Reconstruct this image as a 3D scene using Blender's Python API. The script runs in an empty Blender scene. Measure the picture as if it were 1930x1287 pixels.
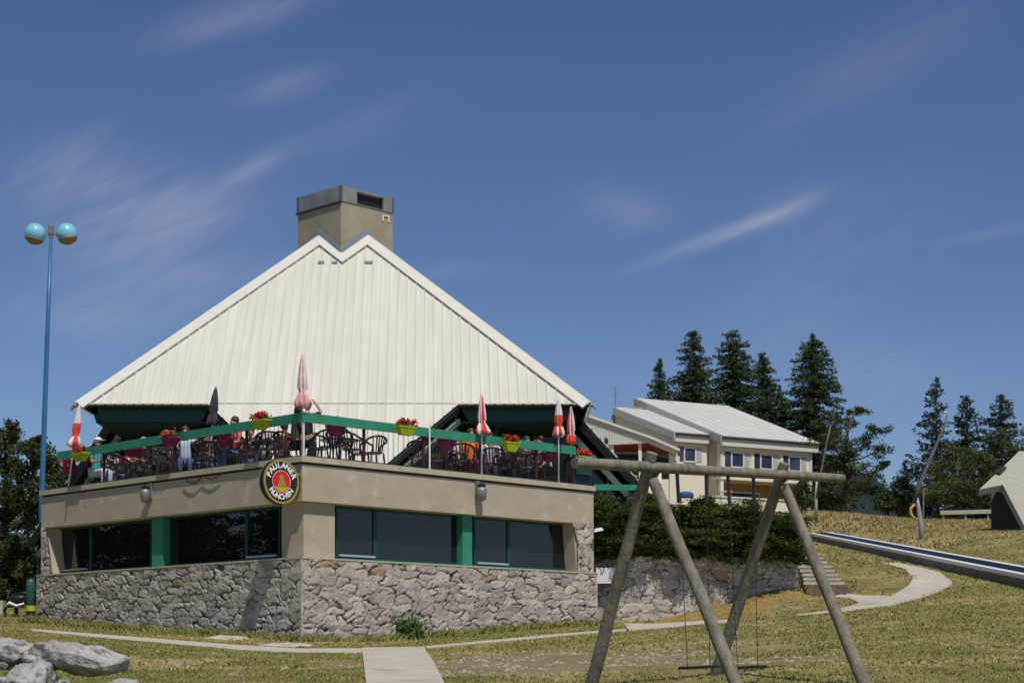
import bpy, bmesh, math, random
import numpy as np
from mathutils import Vector, Matrix, noise
random.seed(7); np.random.seed(7)
SC = bpy.context.scene
COL = SC.collection
R = math.radians
F, HZ, CX = 3360.0, 1250.0, 965.0          # focal length, horizon row and centre column, in photo pixels

# ------------------------------------------------------------------ camera
cam_d = bpy.data.cameras.new("camera"); cam = bpy.data.objects.new("camera", cam_d); COL.objects.link(cam)
cam.location = (0, 0, 0); cam.rotation_euler = (R(90), 0, 0)
cam_d.sensor_width = 36; cam_d.lens = 36 * F / 1930; cam_d.shift_y = (HZ - 643.5) / 1930
cam_d.clip_end = 3000; cam_d.clip_start = 0.3
SC.camera = cam
# ------------------------------------------------------------------ light
SUN_AZ = math.atan2(-0.92, 0.39); SUN_EL = R(59)
sun_dir = Vector((math.cos(SUN_AZ) * math.cos(SUN_EL), math.sin(SUN_AZ) * math.cos(SUN_EL), math.sin(SUN_EL)))
sd = bpy.data.lights.new("sun", 'SUN'); sun = bpy.data.objects.new("sun", sd); COL.objects.link(sun)
sd.energy = 3.5; sd.angle = R(0.53); sd.color = (1.0, 0.945, 0.865)
sun.rotation_euler = sun_dir.to_track_quat('Z', 'Y').to_euler(); sun.location = (0, 0, 60)
SC.view_settings.view_transform = 'Standard'; SC.view_settings.look = 'None'
SC.view_settings.exposure = 0.0; SC.view_settings.gamma = 1.0
W = bpy.data.worlds.new("World"); SC.world = W; W.use_nodes = True
wt = W.node_tree; wt.nodes.clear()
def wn(t, **k):
    n = wt.nodes.new(t)
    for a, b in k.items(): setattr(n, a, b)
    return n
def wl(a, b): wt.links.new(a, b)
sky = wn('ShaderNodeTexSky', sky_type='NISHITA'); sky.sun_disc = False
sky.sun_elevation = SUN_EL; sky.sun_rotation = math.atan2(sun_dir.x, sun_dir.y)
sky.altitude = 1500; sky.air_density = 1.0; sky.dust_density = 0.2; sky.ozone_density = 3.0
tc = wn('ShaderNodeTexCoord')
sep = wn('ShaderNodeSeparateXYZ'); wl(tc.outputs['Generated'], sep.inputs[0])
def wm(op, a, b=None, c=None):
    n = wn('ShaderNodeMath', operation=op)
    for i, v in enumerate((a, b, c)):
        if v is None: continue
        if isinstance(v, (int, float)): n.inputs[i].default_value = v
        else: wl(v, n.inputs[i])
    return n.outputs[0]
yy = wm('MAXIMUM', wm('ABSOLUTE', sep.outputs[1]), 0.05)
gx = wm('DIVIDE', sep.outputs[0], yy); gz = wm('DIVIDE', sep.outputs[2], yy)
# thin cirrus: streaked noise inside soft wisps that stand at fixed directions of the sky
def streak(ang, sx, sy, det, seed):
    c, s = math.cos(ang), math.sin(ang)
    a = wm('ADD', wm('MULTIPLY', gx, c * sx), wm('MULTIPLY', gz, s * sx))
    b = wm('ADD', wm('MULTIPLY', gx, -s * sy), wm('MULTIPLY', gz, c * sy))
    cb = wn('ShaderNodeCombineXYZ'); wl(a, cb.inputs[0]); wl(b, cb.inputs[1]); cb.inputs[2].default_value = seed
    n = wn('ShaderNodeTexNoise'); n.inputs['Scale'].default_value = 1; n.inputs['Detail'].default_value = det
    n.inputs['Roughness'].default_value = 0.62; n.inputs['Distortion'].default_value = 0.5
    wl(cb.outputs[0], n.inputs['Vector'])
    return n.outputs[0]
def wisp(px, py, lx, ly, ang, amp):
    x0 = (px - CX) / F; z0 = (HZ - py) / F; c, s = math.cos(ang), math.sin(ang)
    dx = wm('SUBTRACT', gx, x0); dz = wm('SUBTRACT', gz, z0)
    a = wm('DIVIDE', wm('ADD', wm('MULTIPLY', dx, c), wm('MULTIPLY', dz, s)), lx / F)
    b = wm('DIVIDE', wm('ADD', wm('MULTIPLY', dx, -s), wm('MULTIPLY', dz, c)), ly / F)
    r2 = wm('ADD', wm('MULTIPLY', a, a), wm('MULTIPLY', b, b))
    return wm('MULTIPLY', wm('EXPONENT', wm('MULTIPLY', r2, -1)), amp)
s1 = streak(R(24), 14, 90, 6, 1.3); s2 = streak(R(38), 6, 22, 6, 4.1)
ms = None
for a in [(250, 370, 190, 75, R(-8), 1.0), (230, 470, 150, 90, R(10), .62), (420, 540, 190, 60, R(8), .42), (150, 600, 150, 40, R(-8), .4),
          (480, 315, 70, 22, R(28), .6), (525, 160, 90, 32, R(18), .75), (470, 25, 150, 34, R(16), .8), (100, 290, 110, 30, R(26), .35),
          (1370, 440, 150, 15, R(21), 1.15), (1180, 395, 80, 40, R(-12), .55), (1490, 400, 90, 40, R(16), .5), (1560, 520, 260, 90, R(38), .34),
          (1650, 700, 130, 60, R(-15), .45), (1650, 120, 260, 60, R(30), .3), (1870, 440, 120, 12, R(10), .35), (860, 510, 80, 20, R(5), .3),
          (680, 240, 160, 40, R(20), .25)]:
    m = wisp(*a); ms = m if ms is None else wm('ADD', ms, m)
st = wm('ADD', wm('MULTIPLY', s1, .55), wm('MULTIPLY', s2, .75))
st = wm('MAXIMUM', wm('MULTIPLY', wm('SUBTRACT', st, .42), 2.6), 0.0)
cl = wm('MINIMUM', wm('MULTIPLY', wm('MULTIPLY', st, ms), 0.33), 0.40)
hsv = wn('ShaderNodeHueSaturation'); hsv.inputs['Saturation'].default_value = 1.12; hsv.inputs['Value'].default_value = 0.62
hsv.inputs['Hue'].default_value = 0.510
wl(sky.outputs[0], hsv.inputs['Color'])
mixw = wn('ShaderNodeMix', data_type='RGBA'); mixw.inputs[7].default_value = (4.4, 4.5, 5.3, 1)
wl(cl, mixw.inputs[0]); wl(hsv.outputs[0], mixw.inputs[6])
bg = wn('ShaderNodeBackground'); bg.inputs[1].default_value = 0.12
wl(mixw.outputs[2], bg.inputs[0])
wo = wn('ShaderNodeOutputWorld'); wl(bg.outputs[0], wo.inputs[0])

# ------------------------------------------------------------------ materials
def mat(name, col, rough=.7, col2=None, scale=4, bump=0.0, bscale=30, metal=0.0, spec=.4, detail=5, contrast=(.35, .65), stretch=None, coat=0, stain=None):
    m = bpy.data.materials.new(name); m.use_nodes = True; t = m.node_tree; b = t.nodes['Principled BSDF']
    b.inputs['Roughness'].default_value = rough; b.inputs['Metallic'].default_value = metal
    b.inputs['Specular IOR Level'].default_value = spec; b.inputs['Coat Weight'].default_value = coat
    b.inputs['Base Color'].default_value = (*col, 1)
    tcn = t.nodes.new('ShaderNodeTexCoord'); src = tcn.outputs['Object']
    if stretch:
        mp = t.nodes.new('ShaderNodeMapping'); mp.inputs['Scale'].default_value = stretch; t.links.new(src, mp.inputs[0]); src = mp.outputs[0]
    if col2:
        n = t.nodes.new('ShaderNodeTexNoise'); n.inputs['Scale'].default_value = scale; n.inputs['Detail'].default_value = detail
        n.inputs['Roughness'].default_value = .6
        t.links.new(src, n.inputs['Vector'])
        r = t.nodes.new('ShaderNodeValToRGB'); r.color_ramp.elements[0].position = contrast[0]; r.color_ramp.elements[1].position = contrast[1]
        r.color_ramp.elements[0].color = (*col, 1); r.color_ramp.elements[1].color = (*col2, 1)
        t.links.new(n.outputs[0], r.inputs[0]); out = r.outputs[0]
        if stain:
            n3 = t.nodes.new('ShaderNodeTexNoise'); n3.inputs['Scale'].default_value = stain[1]; n3.inputs['Detail'].default_value = 4
            t.links.new(tcn.outputs['Object'], n3.inputs['Vector'])
            r3 = t.nodes.new('ShaderNodeValToRGB'); r3.color_ramp.elements[0].position = stain[2]; r3.color_ramp.elements[1].position = stain[3]
            mx = t.nodes.new('ShaderNodeMix'); mx.data_type = 'RGBA'; mx.inputs[7].default_value = (*stain[0], 1)
            t.links.new(n3.outputs[0], r3.inputs[0]); t.links.new(r3.outputs[0], mx.inputs[0]); t.links.new(out, mx.inputs[6]); out = mx.outputs[2]
        t.links.new(out, b.inputs['Base Color'])
    if bump:
        n2 = t.nodes.new('ShaderNodeTexNoise'); n2.inputs['Scale'].default_value = bscale; n2.inputs['Detail'].default_value = 6
        t.links.new(src, n2.inputs['Vector'])
        bp = t.nodes.new('ShaderNodeBump'); bp.inputs['Strength'].default_value = bump; bp.inputs['Distance'].default_value = .05
        t.links.new(n2.outputs[0], bp.inputs['Height']); t.links.new(bp.outputs[0], b.inputs['Normal'])
    return m
M = {}
M['roof'] = mat('roof_white_metal', (.60, .575, .495), .5, (.685, .66, .575), 1.0, .02, 12, contrast=(.35, .65), stretch=(7, .25, .25), stain=((.57, .545, .46), .5, .55, .9))
M['trim'] = mat('white_trim_metal', (.69, .675, .61), .45, (.64, .62, .55), 3)
M['flash'] = mat('grey_flashing', (.36, .39, .40), .45, (.28, .31, .33), 3, metal=.3)
M['concrete'] = mat('concrete_band', (.42, .36, .27), .9, (.48, .415, .315), 1.6, .12, 25, stretch=(1, 1, 2.5), stain=((.56, .50, .41), 2.6, .60, .74))
M['conc_chim'] = mat('chimney_concrete', (.30, .26, .18), .9, (.38, .34, .26), 1.5, .12, 20, stain=((.33, .22, .10), 1.0, .56, .80))
M['cap_metal'] = mat('chimney_cap_metal', (.22, .225, .225), .6, (.32, .325, .33), 2.5, .1, 20, metal=.3)
M['cap_light'] = mat('cap_concrete', (.42, .38, .27), .9, (.50, .46, .34), 5, .1, 30)
M['green'] = mat('green_paint', (.035, .23, .145), .45, (.05, .28, .18), 5, .03, 20)
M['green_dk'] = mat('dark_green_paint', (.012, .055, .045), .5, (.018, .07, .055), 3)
M['beam_lt'] = mat('weathered_green_beam', (.20, .30, .26), .6, (.27, .36, .33), 4)
M['dark'] = mat('dark_steel', (.022, .022, .026), .5, (.035, .035, .04), 6)
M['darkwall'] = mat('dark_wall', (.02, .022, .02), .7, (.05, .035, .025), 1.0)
M['brown'] = mat('brown_wall', (.16, .09, .05), .7, (.11, .065, .04), 3)
M['path'] = mat('path_concrete', (.54, .49, .385), .9, (.44, .40, .32), 2.2, .15, 30, stain=((.25, .24, .17), .8, .6, .8))
M['wood'] = mat('weathered_log', (.265, .24, .185), .85, (.15, .132, .10), 3.5, .35, 14, stretch=(3, 3, 1))
M['wood_dk'] = mat('brown_timber', (.12, .07, .045), .8, (.20, .13, .09), 5, .2, 20)
M['step'] = mat('step_stone', (.33, .30, .24), .9, (.24, .22, .18), 4, .2, 20)
M['lampblue'] = mat('blue_paint', (.03, .13, .30), .35, (.045, .17, .36), 2)
M['globe'] = mat('turquoise_globe', (.20, .52, .68), .22, (.26, .58, .72), 3, spec=.6, coat=.4)
M['hutwall'] = mat('hut_wall', (.10, .09, .075), .8, (.14, .125, .10), 2)
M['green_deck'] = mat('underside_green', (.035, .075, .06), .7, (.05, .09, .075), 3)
M['dirtstone'] = mat('earthy_stone', (.30, .25, .17), .95, (.40, .34, .25), 6)
M['rust'] = mat('rusty_bowl', (.22, .14, .09), .6, (.30, .22, .14), 6)
M['grey'] = mat('grey_metal', (.22, .22, .23), .45, (.3, .3, .3), 6, metal=.4)
M['white'] = mat('white_paint', (.78, .78, .76), .5, (.7, .7, .68), 5)
M['black'] = mat('black_plastic', (.012, .012, .014), .45, (.022, .022, .024), 5)
M['red'] = mat('red_cloth', (.62, .05, .035), .8, (.75, .10, .05), 6)
M['orange'] = mat('orange_cloth', (.85, .22, .02), .8, (.75, .16, .02), 6)
M['whitecl'] = mat('white_cloth', (.74, .70, .72), .85, (.66, .60, .64), 8)
M['pink'] = mat('faded_pink_cloth', (.62, .22, .24), .85, (.75, .45, .47), 9)
M['darkcl'] = mat('dark_grey_cloth', (.035, .035, .045), .85, (.06, .055, .07), 8)
M['lime'] = mat('lime_planter', (.42, .50, .02), .45, (.34, .42, .02), 7)
M['purple'] = mat('magenta_planter', (.20, .01, .09), .5, (.28, .015, .12), 7)
M['redfl'] = mat('red_petals', (.60, .02, .03), .6, (.75, .06, .06), 20)
M['orfl'] = mat('orange_petals', (.70, .20, .06), .6, (.55, .08, .08), 20)
M['leafg'] = mat('leaf_green', (.05, .11, .02), .6, (.09, .16, .03), 15)
M['skin'] = mat('skin', (.52, .28, .19), .55, (.46, .23, .16), 12)
M['hair_br'] = mat('brown_hair', (.07, .035, .02), .6, (.04, .02, .012), 30)
M['hair_gr'] = mat('grey_hair', (.45, .43, .40), .6, (.3, .28, .26), 30)
M['hair_bk'] = mat('black_hair', (.012, .01, .01), .5, (.02, .016, .014), 30)
M['teal'] = mat('teal_shirt', (.04, .36, .37), .8, (.06, .42, .42), 8)
M['paleblue'] = mat('pale_blue_cloth', (.42, .52, .68), .8, (.62, .68, .76), 10)
M['maroon'] = mat('maroon_cloth', (.16, .02, .05), .8, (.10, .015, .035), 8)
M['jeans'] = mat('denim', (.06, .09, .18), .85, (.10, .14, .24), 12)
M['belt'] = mat('conveyor_belt', (.018, .026, .055), .6, (.035, .045, .08), 4, .2, 20)
M['belt_side'] = mat('track_concrete', (.23, .20, .17), .9, (.15, .135, .12), 2.5, .2, 18)
M['yellow'] = mat('yellow_pad', (.62, .38, .04), .6, (.5, .3, .04), 8)
M['gold'] = mat('gold_rim', (.50, .37, .07), .4, (.42, .30, .06), 8, metal=.3)
M['lace'] = mat('lettering_white', (.86, .86, .84), .5)
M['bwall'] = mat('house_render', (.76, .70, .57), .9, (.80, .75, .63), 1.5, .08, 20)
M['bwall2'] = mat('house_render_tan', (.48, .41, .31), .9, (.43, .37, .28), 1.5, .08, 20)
M['broof'] = mat('house_roof', (.54, .535, .485), .6, (.60, .595, .54), .8)
M['bfascia'] = mat('house_fascia', (.46, .45, .41), .7, (.52, .51, .46), 3)
M['redsof'] = mat('red_soffit', (.25, .05, .022), .7, (.20, .038, .018), 3)
M['ochre'] = mat('ochre_wall', (.48, .29, .11), .8, (.40, .23, .09), 2.5)
M['blue'] = mat('blue_tarp', (.02, .06, .22), .6, (.03, .09, .28), 5, .2, 12)
M['chalet'] = mat('chalet_grey', (.36, .345, .27), .85, (.42, .40, .33), 1.0, .1, 12, stretch=(4, 4, .8))
def glassmat(name, col, rough=.02, spec=.5):
    m = bpy.data.materials.new(name); m.use_nodes = True; t = m.node_tree; b = t.nodes['Principled BSDF']
    b.inputs['Roughness'].default_value = rough; b.inputs['Specular IOR Level'].default_value = spec
    n = t.nodes.new('ShaderNodeTexNoise'); n.inputs['Scale'].default_value = .7
    tcn = t.nodes.new('ShaderNodeTexCoord'); t.links.new(tcn.outputs['Object'], n.inputs['Vector'])
    r = t.nodes.new('ShaderNodeValToRGB'); r.color_ramp.elements[0].color = (*[c * .6 for c in col], 1); r.color_ramp.elements[1].color = (*[c * 1.4 for c in col], 1)
    t.links.new(n.outputs[0], r.inputs[0]); t.links.new(r.outputs[0], b.inputs['Base Color'])
    bp = t.nodes.new('ShaderNodeBump'); bp.inputs['Strength'].default_value = .05; bp.inputs['Distance'].default_value = .02
    t.links.new(n.outputs[0], bp.inputs['Height']); t.links.new(bp.outputs[0], b.inputs['Normal'])
    return m
M['glass_wall'] = glassmat('hall_glass', (.012, .016, .014), .12, .35)
M['railpost'] = mat('maroon_post', (.05, .012, .02), .6, (.07, .02, .03), 4)
M['siding'] = mat('ribbed_siding', (.58, .58, .53), .6, (.64, .64, .59), 2)
M['pinkwall'] = mat('pink_wall', (.50, .36, .31), .8, (.44, .32, .28), 3)
M['green_bin'] = mat('bin_green', (.02, .10, .085), .5, (.03, .12, .10), 6)
M['green_bk'] = mat('board_green', (.02, .035, .02), .6, (.03, .045, .025), 5)
M['grey_lt'] = mat('galvanised_post', (.42, .42, .43), .5, (.34, .34, .36), 5, metal=.2)
M['glass'] = glassmat('window_glass', (.010, .010, .014), .015, .7)
M['glass_b'] = glassmat('house_glass', (.045, .05, .085), .03, .6)
def foliage(name, c1, c2, c3, scale=1.2):
    m = bpy.data.materials.new(name); m.use_nodes = True; t = m.node_tree; b = t.nodes['Principled BSDF']
    b.inputs['Roughness'].default_value = .65; b.inputs['Specular IOR Level'].default_value = .2
    tcn = t.nodes.new('ShaderNodeTexCoord')
    n = t.nodes.new('ShaderNodeTexNoise'); n.inputs['Scale'].default_value = scale; n.inputs['Detail'].default_value = 6; n.inputs['Roughness'].default_value = .75
    t.links.new(tcn.outputs['Object'], n.inputs['Vector'])
    r = t.nodes.new('ShaderNodeValToRGB'); e = r.color_ramp.elements; e[0].position = .32; e[0].color = (*c1, 1); e[1].position = .68; e[1].color = (*c3, 1)
    x = e.new(.5); x.color = (*c2, 1)
    t.links.new(n.outputs[0], r.inputs[0]); t.links.new(r.outputs[0], b.inputs['Base Color'])
    return m
M['fir'] = foliage('fir_needles', (.022, .040, .016), (.046, .072, .026), (.095, .115, .038))
M['firblue'] = foliage('spruce_needles', (.024, .038, .030), (.042, .060, .046), (.07, .088, .06))
M['pine'] = foliage('pine_needles', (.024, .038, .012), (.050, .066, .018), (.10, .105, .028))
M['bushleaf'] = foliage('bush_leaves', (.045, .07, .016), (.08, .11, .026), (.125, .15, .036))
M['juniper'] = foliage('juniper_needles', (.018, .034, .006), (.042, .066, .010), (.095, .12, .016), 1.6)
M['farwood'] = foliage('far_wood', (.012, .02, .022), (.018, .028, .027), (.022, .035, .03), .08)
M['bark'] = mat('bark', (.09, .065, .045), .9, (.14, .11, .085), 6, .3, 12)

# ------------------------------------------------------------------ mesh building
class MB:
    def __init__(s): s.v = []; s.f = []; s.m = []; s.mats = []
    def mi(s, m):
        if m not in s.mats: s.mats.append(m)
        return s.mats.index(m)
    def add(s, vs, fs, m=None):
        o = len(s.v); s.v += [tuple(v) for v in vs]; s.f += [tuple(o + i for i in f) for f in fs]
        k = s.mi(m) if m is not None else 0
        s.m += [k] * len(fs); return s
    def box(s, c, size, mtx=None, m=None, taper=1.0):
        x, y, z = [a / 2 for a in size]; vs = []
        for dz in (-1, 1):
            k = 1.0 if dz < 0 else taper
            for dx, dy in ((-1, -1), (1, -1), (1, 1), (-1, 1)): vs.append(Vector((dx * x * k, dy * y * k, dz * z)))
        if mtx is not None: vs = [mtx @ v for v in vs]
        c = Vector(c); vs = [v + c for v in vs]
        return s.add(vs, [(3, 2, 1, 0), (4, 5, 6, 7), (0, 1, 5, 4), (1, 2, 6, 5), (2, 3, 7, 6), (3, 0, 4, 7)], m)
    def bar(s, a, b, w, h, up=(0, 0, 1), m=None):
        a = Vector(a); b = Vector(b); d = (b - a); L = d.length; d.normalize()
        sd_ = d.cross(Vector(up)); sd_.normalize(); u = sd_.cross(d)
        vs = []
        for p in (a, b):
            for i, j in ((-1, -1), (1, -1), (1, 1), (-1, 1)): vs.append(p + sd_ * (i * w / 2) + u * (j * h / 2))
        return s.add(vs, [(0, 1, 2, 3), (7, 6, 5, 4), (0, 4, 5, 1), (1, 5, 6, 2), (2, 6, 7, 3), (3, 7, 4, 0)], m)
    def tube(s, pts, rad, n=8, m=None, closed=False, cap=True):
        pts = [Vector(p) for p in pts]; N = len(pts)
        if isinstance(rad, (int, float)): rad = [rad] * N
        vs = []; fs = []; prev = None
        for i, p in enumerate(pts):
            if closed: d = pts[(i + 1) % N] - pts[i - 1]
            else: d = (pts[min(i + 1, N - 1)] - pts[max(i - 1, 0)])
            d.normalize()
            if prev is None:
                ref = Vector((0, 0, 1)) if abs(d.z) < .9 else Vector((1, 0, 0))
                a = d.cross(ref).normalized()
            else:
                a = (prev - d * prev.dot(d)).normalized()
            prev = a; b = d.cross(a)
            for k in range(n):
                t = 2 * math.pi * k / n; vs.append(p + (a * math.cos(t) + b * math.sin(t)) * rad[i])
        for i in range(N if closed else N - 1):
            j = (i + 1) % N
            for k in range(n):
                l = (k + 1) % n; fs.append((i * n + k, i * n + l, j * n + l, j * n + k))
        if cap and not closed:
            fs.append(tuple(range(n - 1, -1, -1))); fs.append(tuple((N - 1) * n + k for k in range(n)))
        return s.add(vs, fs, m)
    def lathe(s, prof, c=(0, 0, 0), n=16, m=None, mtx=None):
        vs = []; fs = []; c = Vector(c)
        for r, z in prof:
            for k in range(n):
                t = 2 * math.pi * k / n; v = Vector((r * math.cos(t), r * math.sin(t), z))
                if mtx is not None: v = mtx @ v
                vs.append(v + c)
        for i in range(len(prof) - 1):
            for k in range(n):
                l = (k + 1) % n; fs.append((i * n + k, i * n + l, (i + 1) * n + l, (i + 1) * n + k))
        fs.append(tuple(range(n - 1, -1, -1))); fs.append(tuple((len(prof) - 1) * n + k for k in range(n)))
        return s.add(vs, fs, m)
    def prism(s, pts, off, m=None):
        pts = [Vector(p) for p in pts]; off = Vector(off); n = len(pts)
        vs = pts + [p + off for p in pts]
        fs = [tuple(range(n - 1, -1, -1)), tuple(range(n, 2 * n))] + [(i, (i + 1) % n, n + (i + 1) % n, n + i) for i in range(n)]
        return s.add(vs, fs, m)
    def build(s, name, m=None, parent=None, smooth=False, local=False, recalc=True):
        me = bpy.data.meshes.new(name); me.from_pydata(s.v, [], s.f)
        if s.mats and s.mats != [None]:
            for x in s.mats: me.materials.append(x if x is not None else m)
            me.polygons.foreach_set('material_index', s.m)
        elif m: me.materials.append(m)
        if recalc:
            bm = bmesh.new(); bm.from_mesh(me); bmesh.ops.recalc_face_normals(bm, faces=bm.faces); bm.to_mesh(me); bm.free()
        if smooth: me.polygons.foreach_set('use_smooth', [True] * len(me.polygons))
        me.update()
        return link(name, me, parent, local)
def wmx(o):
    b = Matrix.LocRotScale(o.location, o.rotation_euler, o.scale)
    return wmx(o.parent) @ o.matrix_parent_inverse @ b if o.parent else b
def link(name, data, parent=None, local=False):
    o = bpy.data.objects.new(name, data); COL.objects.link(o)
    if parent is not None:
        o.parent = parent
        if not local:
            o.matrix_parent_inverse = wmx(parent).inverted()
    return o
def tag(o, label=None, cat=None, group=None, kind=None):
    if label: o['label'] = label
    if cat: o['category'] = cat
    if group: o['group'] = group
    if kind: o['kind'] = kind
    return o
def thing(name, label, cat, loc=(0, 0, 0), group=None, rz=0.0):
    o = bpy.data.objects.new(name, None); COL.objects.link(o); o.location = loc; o.rotation_euler = (0, 0, rz); o.empty_display_size = .2
    return tag(o, label, cat, group)
KIDS = {}
def copy_tree(o, parent=None):
    c = o.copy(); COL.objects.link(c)
    if parent is not None: c.parent = parent
    for ch in [x for x in COL.objects if x.parent == o]: copy_tree(ch, c)
    return c
def P(px, py, Y): return Vector(((px - CX) / F * Y, Y, (HZ - py) / F * Y))
def ray_plane(px, py, p0, n):
    d = Vector(((px - CX) / F, 1, (HZ - py) / F)); n = Vector(n); p0 = Vector(p0)
    return d * (p0.dot(n) / d.dot(n))

# ------------------------------------------------------------------ terrain
ctrl = []
def cp(px, py, Y): ctrl.append(((px - CX) / F * Y, Y, (HZ - py) / F * Y))
def cz(X, Y, z): ctrl.append((X, Y, z))
for X in (-6, 0, 6): cz(X, 0, -1.6); cz(X * 1.6, 10, -.85)
for X in (-9, -3, 3, 9): cz(X, 16, -.42)
cz(-6, 20.3, -.27); cz(-3, 20.5, -.235); cz(0, 20.5, -.235); cz(1.9, 20.6, -.21); cz(3.3, 22, -.04); cz(2.2, 18, -.33); cz(4.5, 19, -.28)
cz(-7, 26, -.0); cz(-1.8, 27, .02); cz(3, 29, .20); cz(7, 26, .22)
cp(60, 1195, 38); cp(60, 1172, 45.7); cp(0, 1166, 47); cp(-60, 1150, 55); cp(20, 1146, 56); cz(-22, 80, 1.2); cz(-25, 120, .5)
cp(200, 1212, 32); cp(100, 1212, 30)
cp(300, 1192, 41.4); cp(570, 1209, 37.6); cp(700, 1212, 38.2); cp(430, 1213, 35.5); cp(560, 1232, 32.0); cp(720, 1228, 33.5); cp(740, 1270, 23)
cp(850, 1196, 41); cp(1120, 1178, 44.3); cp(1180, 1180, 42.5); cp(1250, 1168, 45.4); cp(1400, 1172, 42.5); cp(1000, 1205, 37)
cp(1400, 1128, 46.0); cp(1495, 1104, 46.5); cp(1600, 1152, 39.5); cp(1530, 1160, 39); cp(1590, 1120, 45)
for i_ in range(4): u_ = i_ / 3; Y_ = 46.3 + 4.9 * u_; ctrl.append((((1578 - 54 * u_) - CX) / F * Y_, Y_, (HZ - (1107 - 70 * u_)) / F * Y_ - .42))

cp(1700, 1132, 41); cp(1690, 1066, 52); cp(1640, 1092, 46.5); cp(1790, 1103, 44.5); cp(1400, 1240, 26); cp(1700, 1240, 24.5); cp(1900, 1200, 28); cp(1850, 1130, 37)
def trk(Y): return (12.06 + (Y - 42) * .046, 2.09 + (Y - 42) * .0967)     # near top edge of the conveyor track
for Y in (26, 33, 42, 47, 52, 58, 64, 71, 78, 84, 90): X, z = trk(Y); cz(X - .1, Y, z - .30); cz(X + 1.4, Y, z - .22)
cz(20, 45, 2.9); cz(24, 60, 4.6); cp(1735, 1021, 63); cp(1850, 1020, 66); cp(1930, 985, 97); cp(1700, 984, 96); cp(1540, 980, 92)
cz(6, 50, 3.0); cz(5, 60, 4.2); cz(0, 60, 3.0); cz(7, 85, 7.2); cz(12, 112, 9.4); cz(20, 115, 8.4); cz(30, 112, 8.0); cz(-2, 100, 6); cz(-8, 75, 2.4); cz(-5, 50, 1.2); cz(-5, 43, .8); cz(8, 130, 9.0); cz(38, 80, 6.0)
cz(-10, 52, 1.3); cz(-18, 35, .35)
C_ = np.array(ctrl); S_ = 20.0
def _k(a, b):
    r2 = ((a[:, None, :] - b[None, :, :]) ** 2).sum(-1) / S_ ** 2
    return 0.5 * r2 * np.log(r2 + 1e-12)
n_ = len(C_); A_ = np.zeros((n_ + 3, n_ + 3)); A_[:n_, :n_] = _k(C_[:, :2], C_[:, :2]) + np.eye(n_) * 6e-4
Q_ = np.c_[np.ones(n_), C_[:, :2] / S_]; A_[:n_, n_:] = Q_; A_[n_:, :n_] = Q_.T
W_ = np.linalg.solve(A_, np.r_[C_[:, 2], 0, 0, 0])
def gz_np(X, Y):
    X = np.clip(np.asarray(X, float), -30, 42); Y = np.clip(np.asarray(Y, float), 0, 125)
    p = np.c_[X.ravel(), Y.ravel()]
    out = np.empty(len(p))
    for i in range(0, len(p), 20000):
        q = p[i:i + 20000]; out[i:i + 20000] = _k(q, C_[:, :2]) @ W_[:n_] + np.c_[np.ones(len(q)), q / S_] @ W_[n_:]
    out = out.reshape(X.shape)
    xt = 12.06 + (Y - 42) * .046 + .6; zt = 2.09 + (Y - 42) * .0967 - .33
    w = np.exp(-np.clip(np.abs(X - xt) - .7, 0, None) ** 2 / .9 ** 2) * ((Y > 27) & (Y < 91)) * np.clip((Y - 27) / 4, 0, 1) * np.clip((91 - Y) / 4, 0, 1)
    return out * (1 - w) + zt * w
def gz1(x, y): return float(gz_np(np.array([x]), np.array([y]))[0])
_ys = np.arange(19.0, 124, .04)
def G(px, py, ymin=19.0):
    ys = _ys[_ys >= ymin]; z = gz_np((px - CX) / F * ys, ys); rz = (HZ - py) / F * ys
    i = np.argmax(z >= rz)
    if not (z >= rz).any(): i = np.argmin(np.abs(z - rz))
    return Vector(((px - CX) / F * ys[i], ys[i], float(z[i])))
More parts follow.
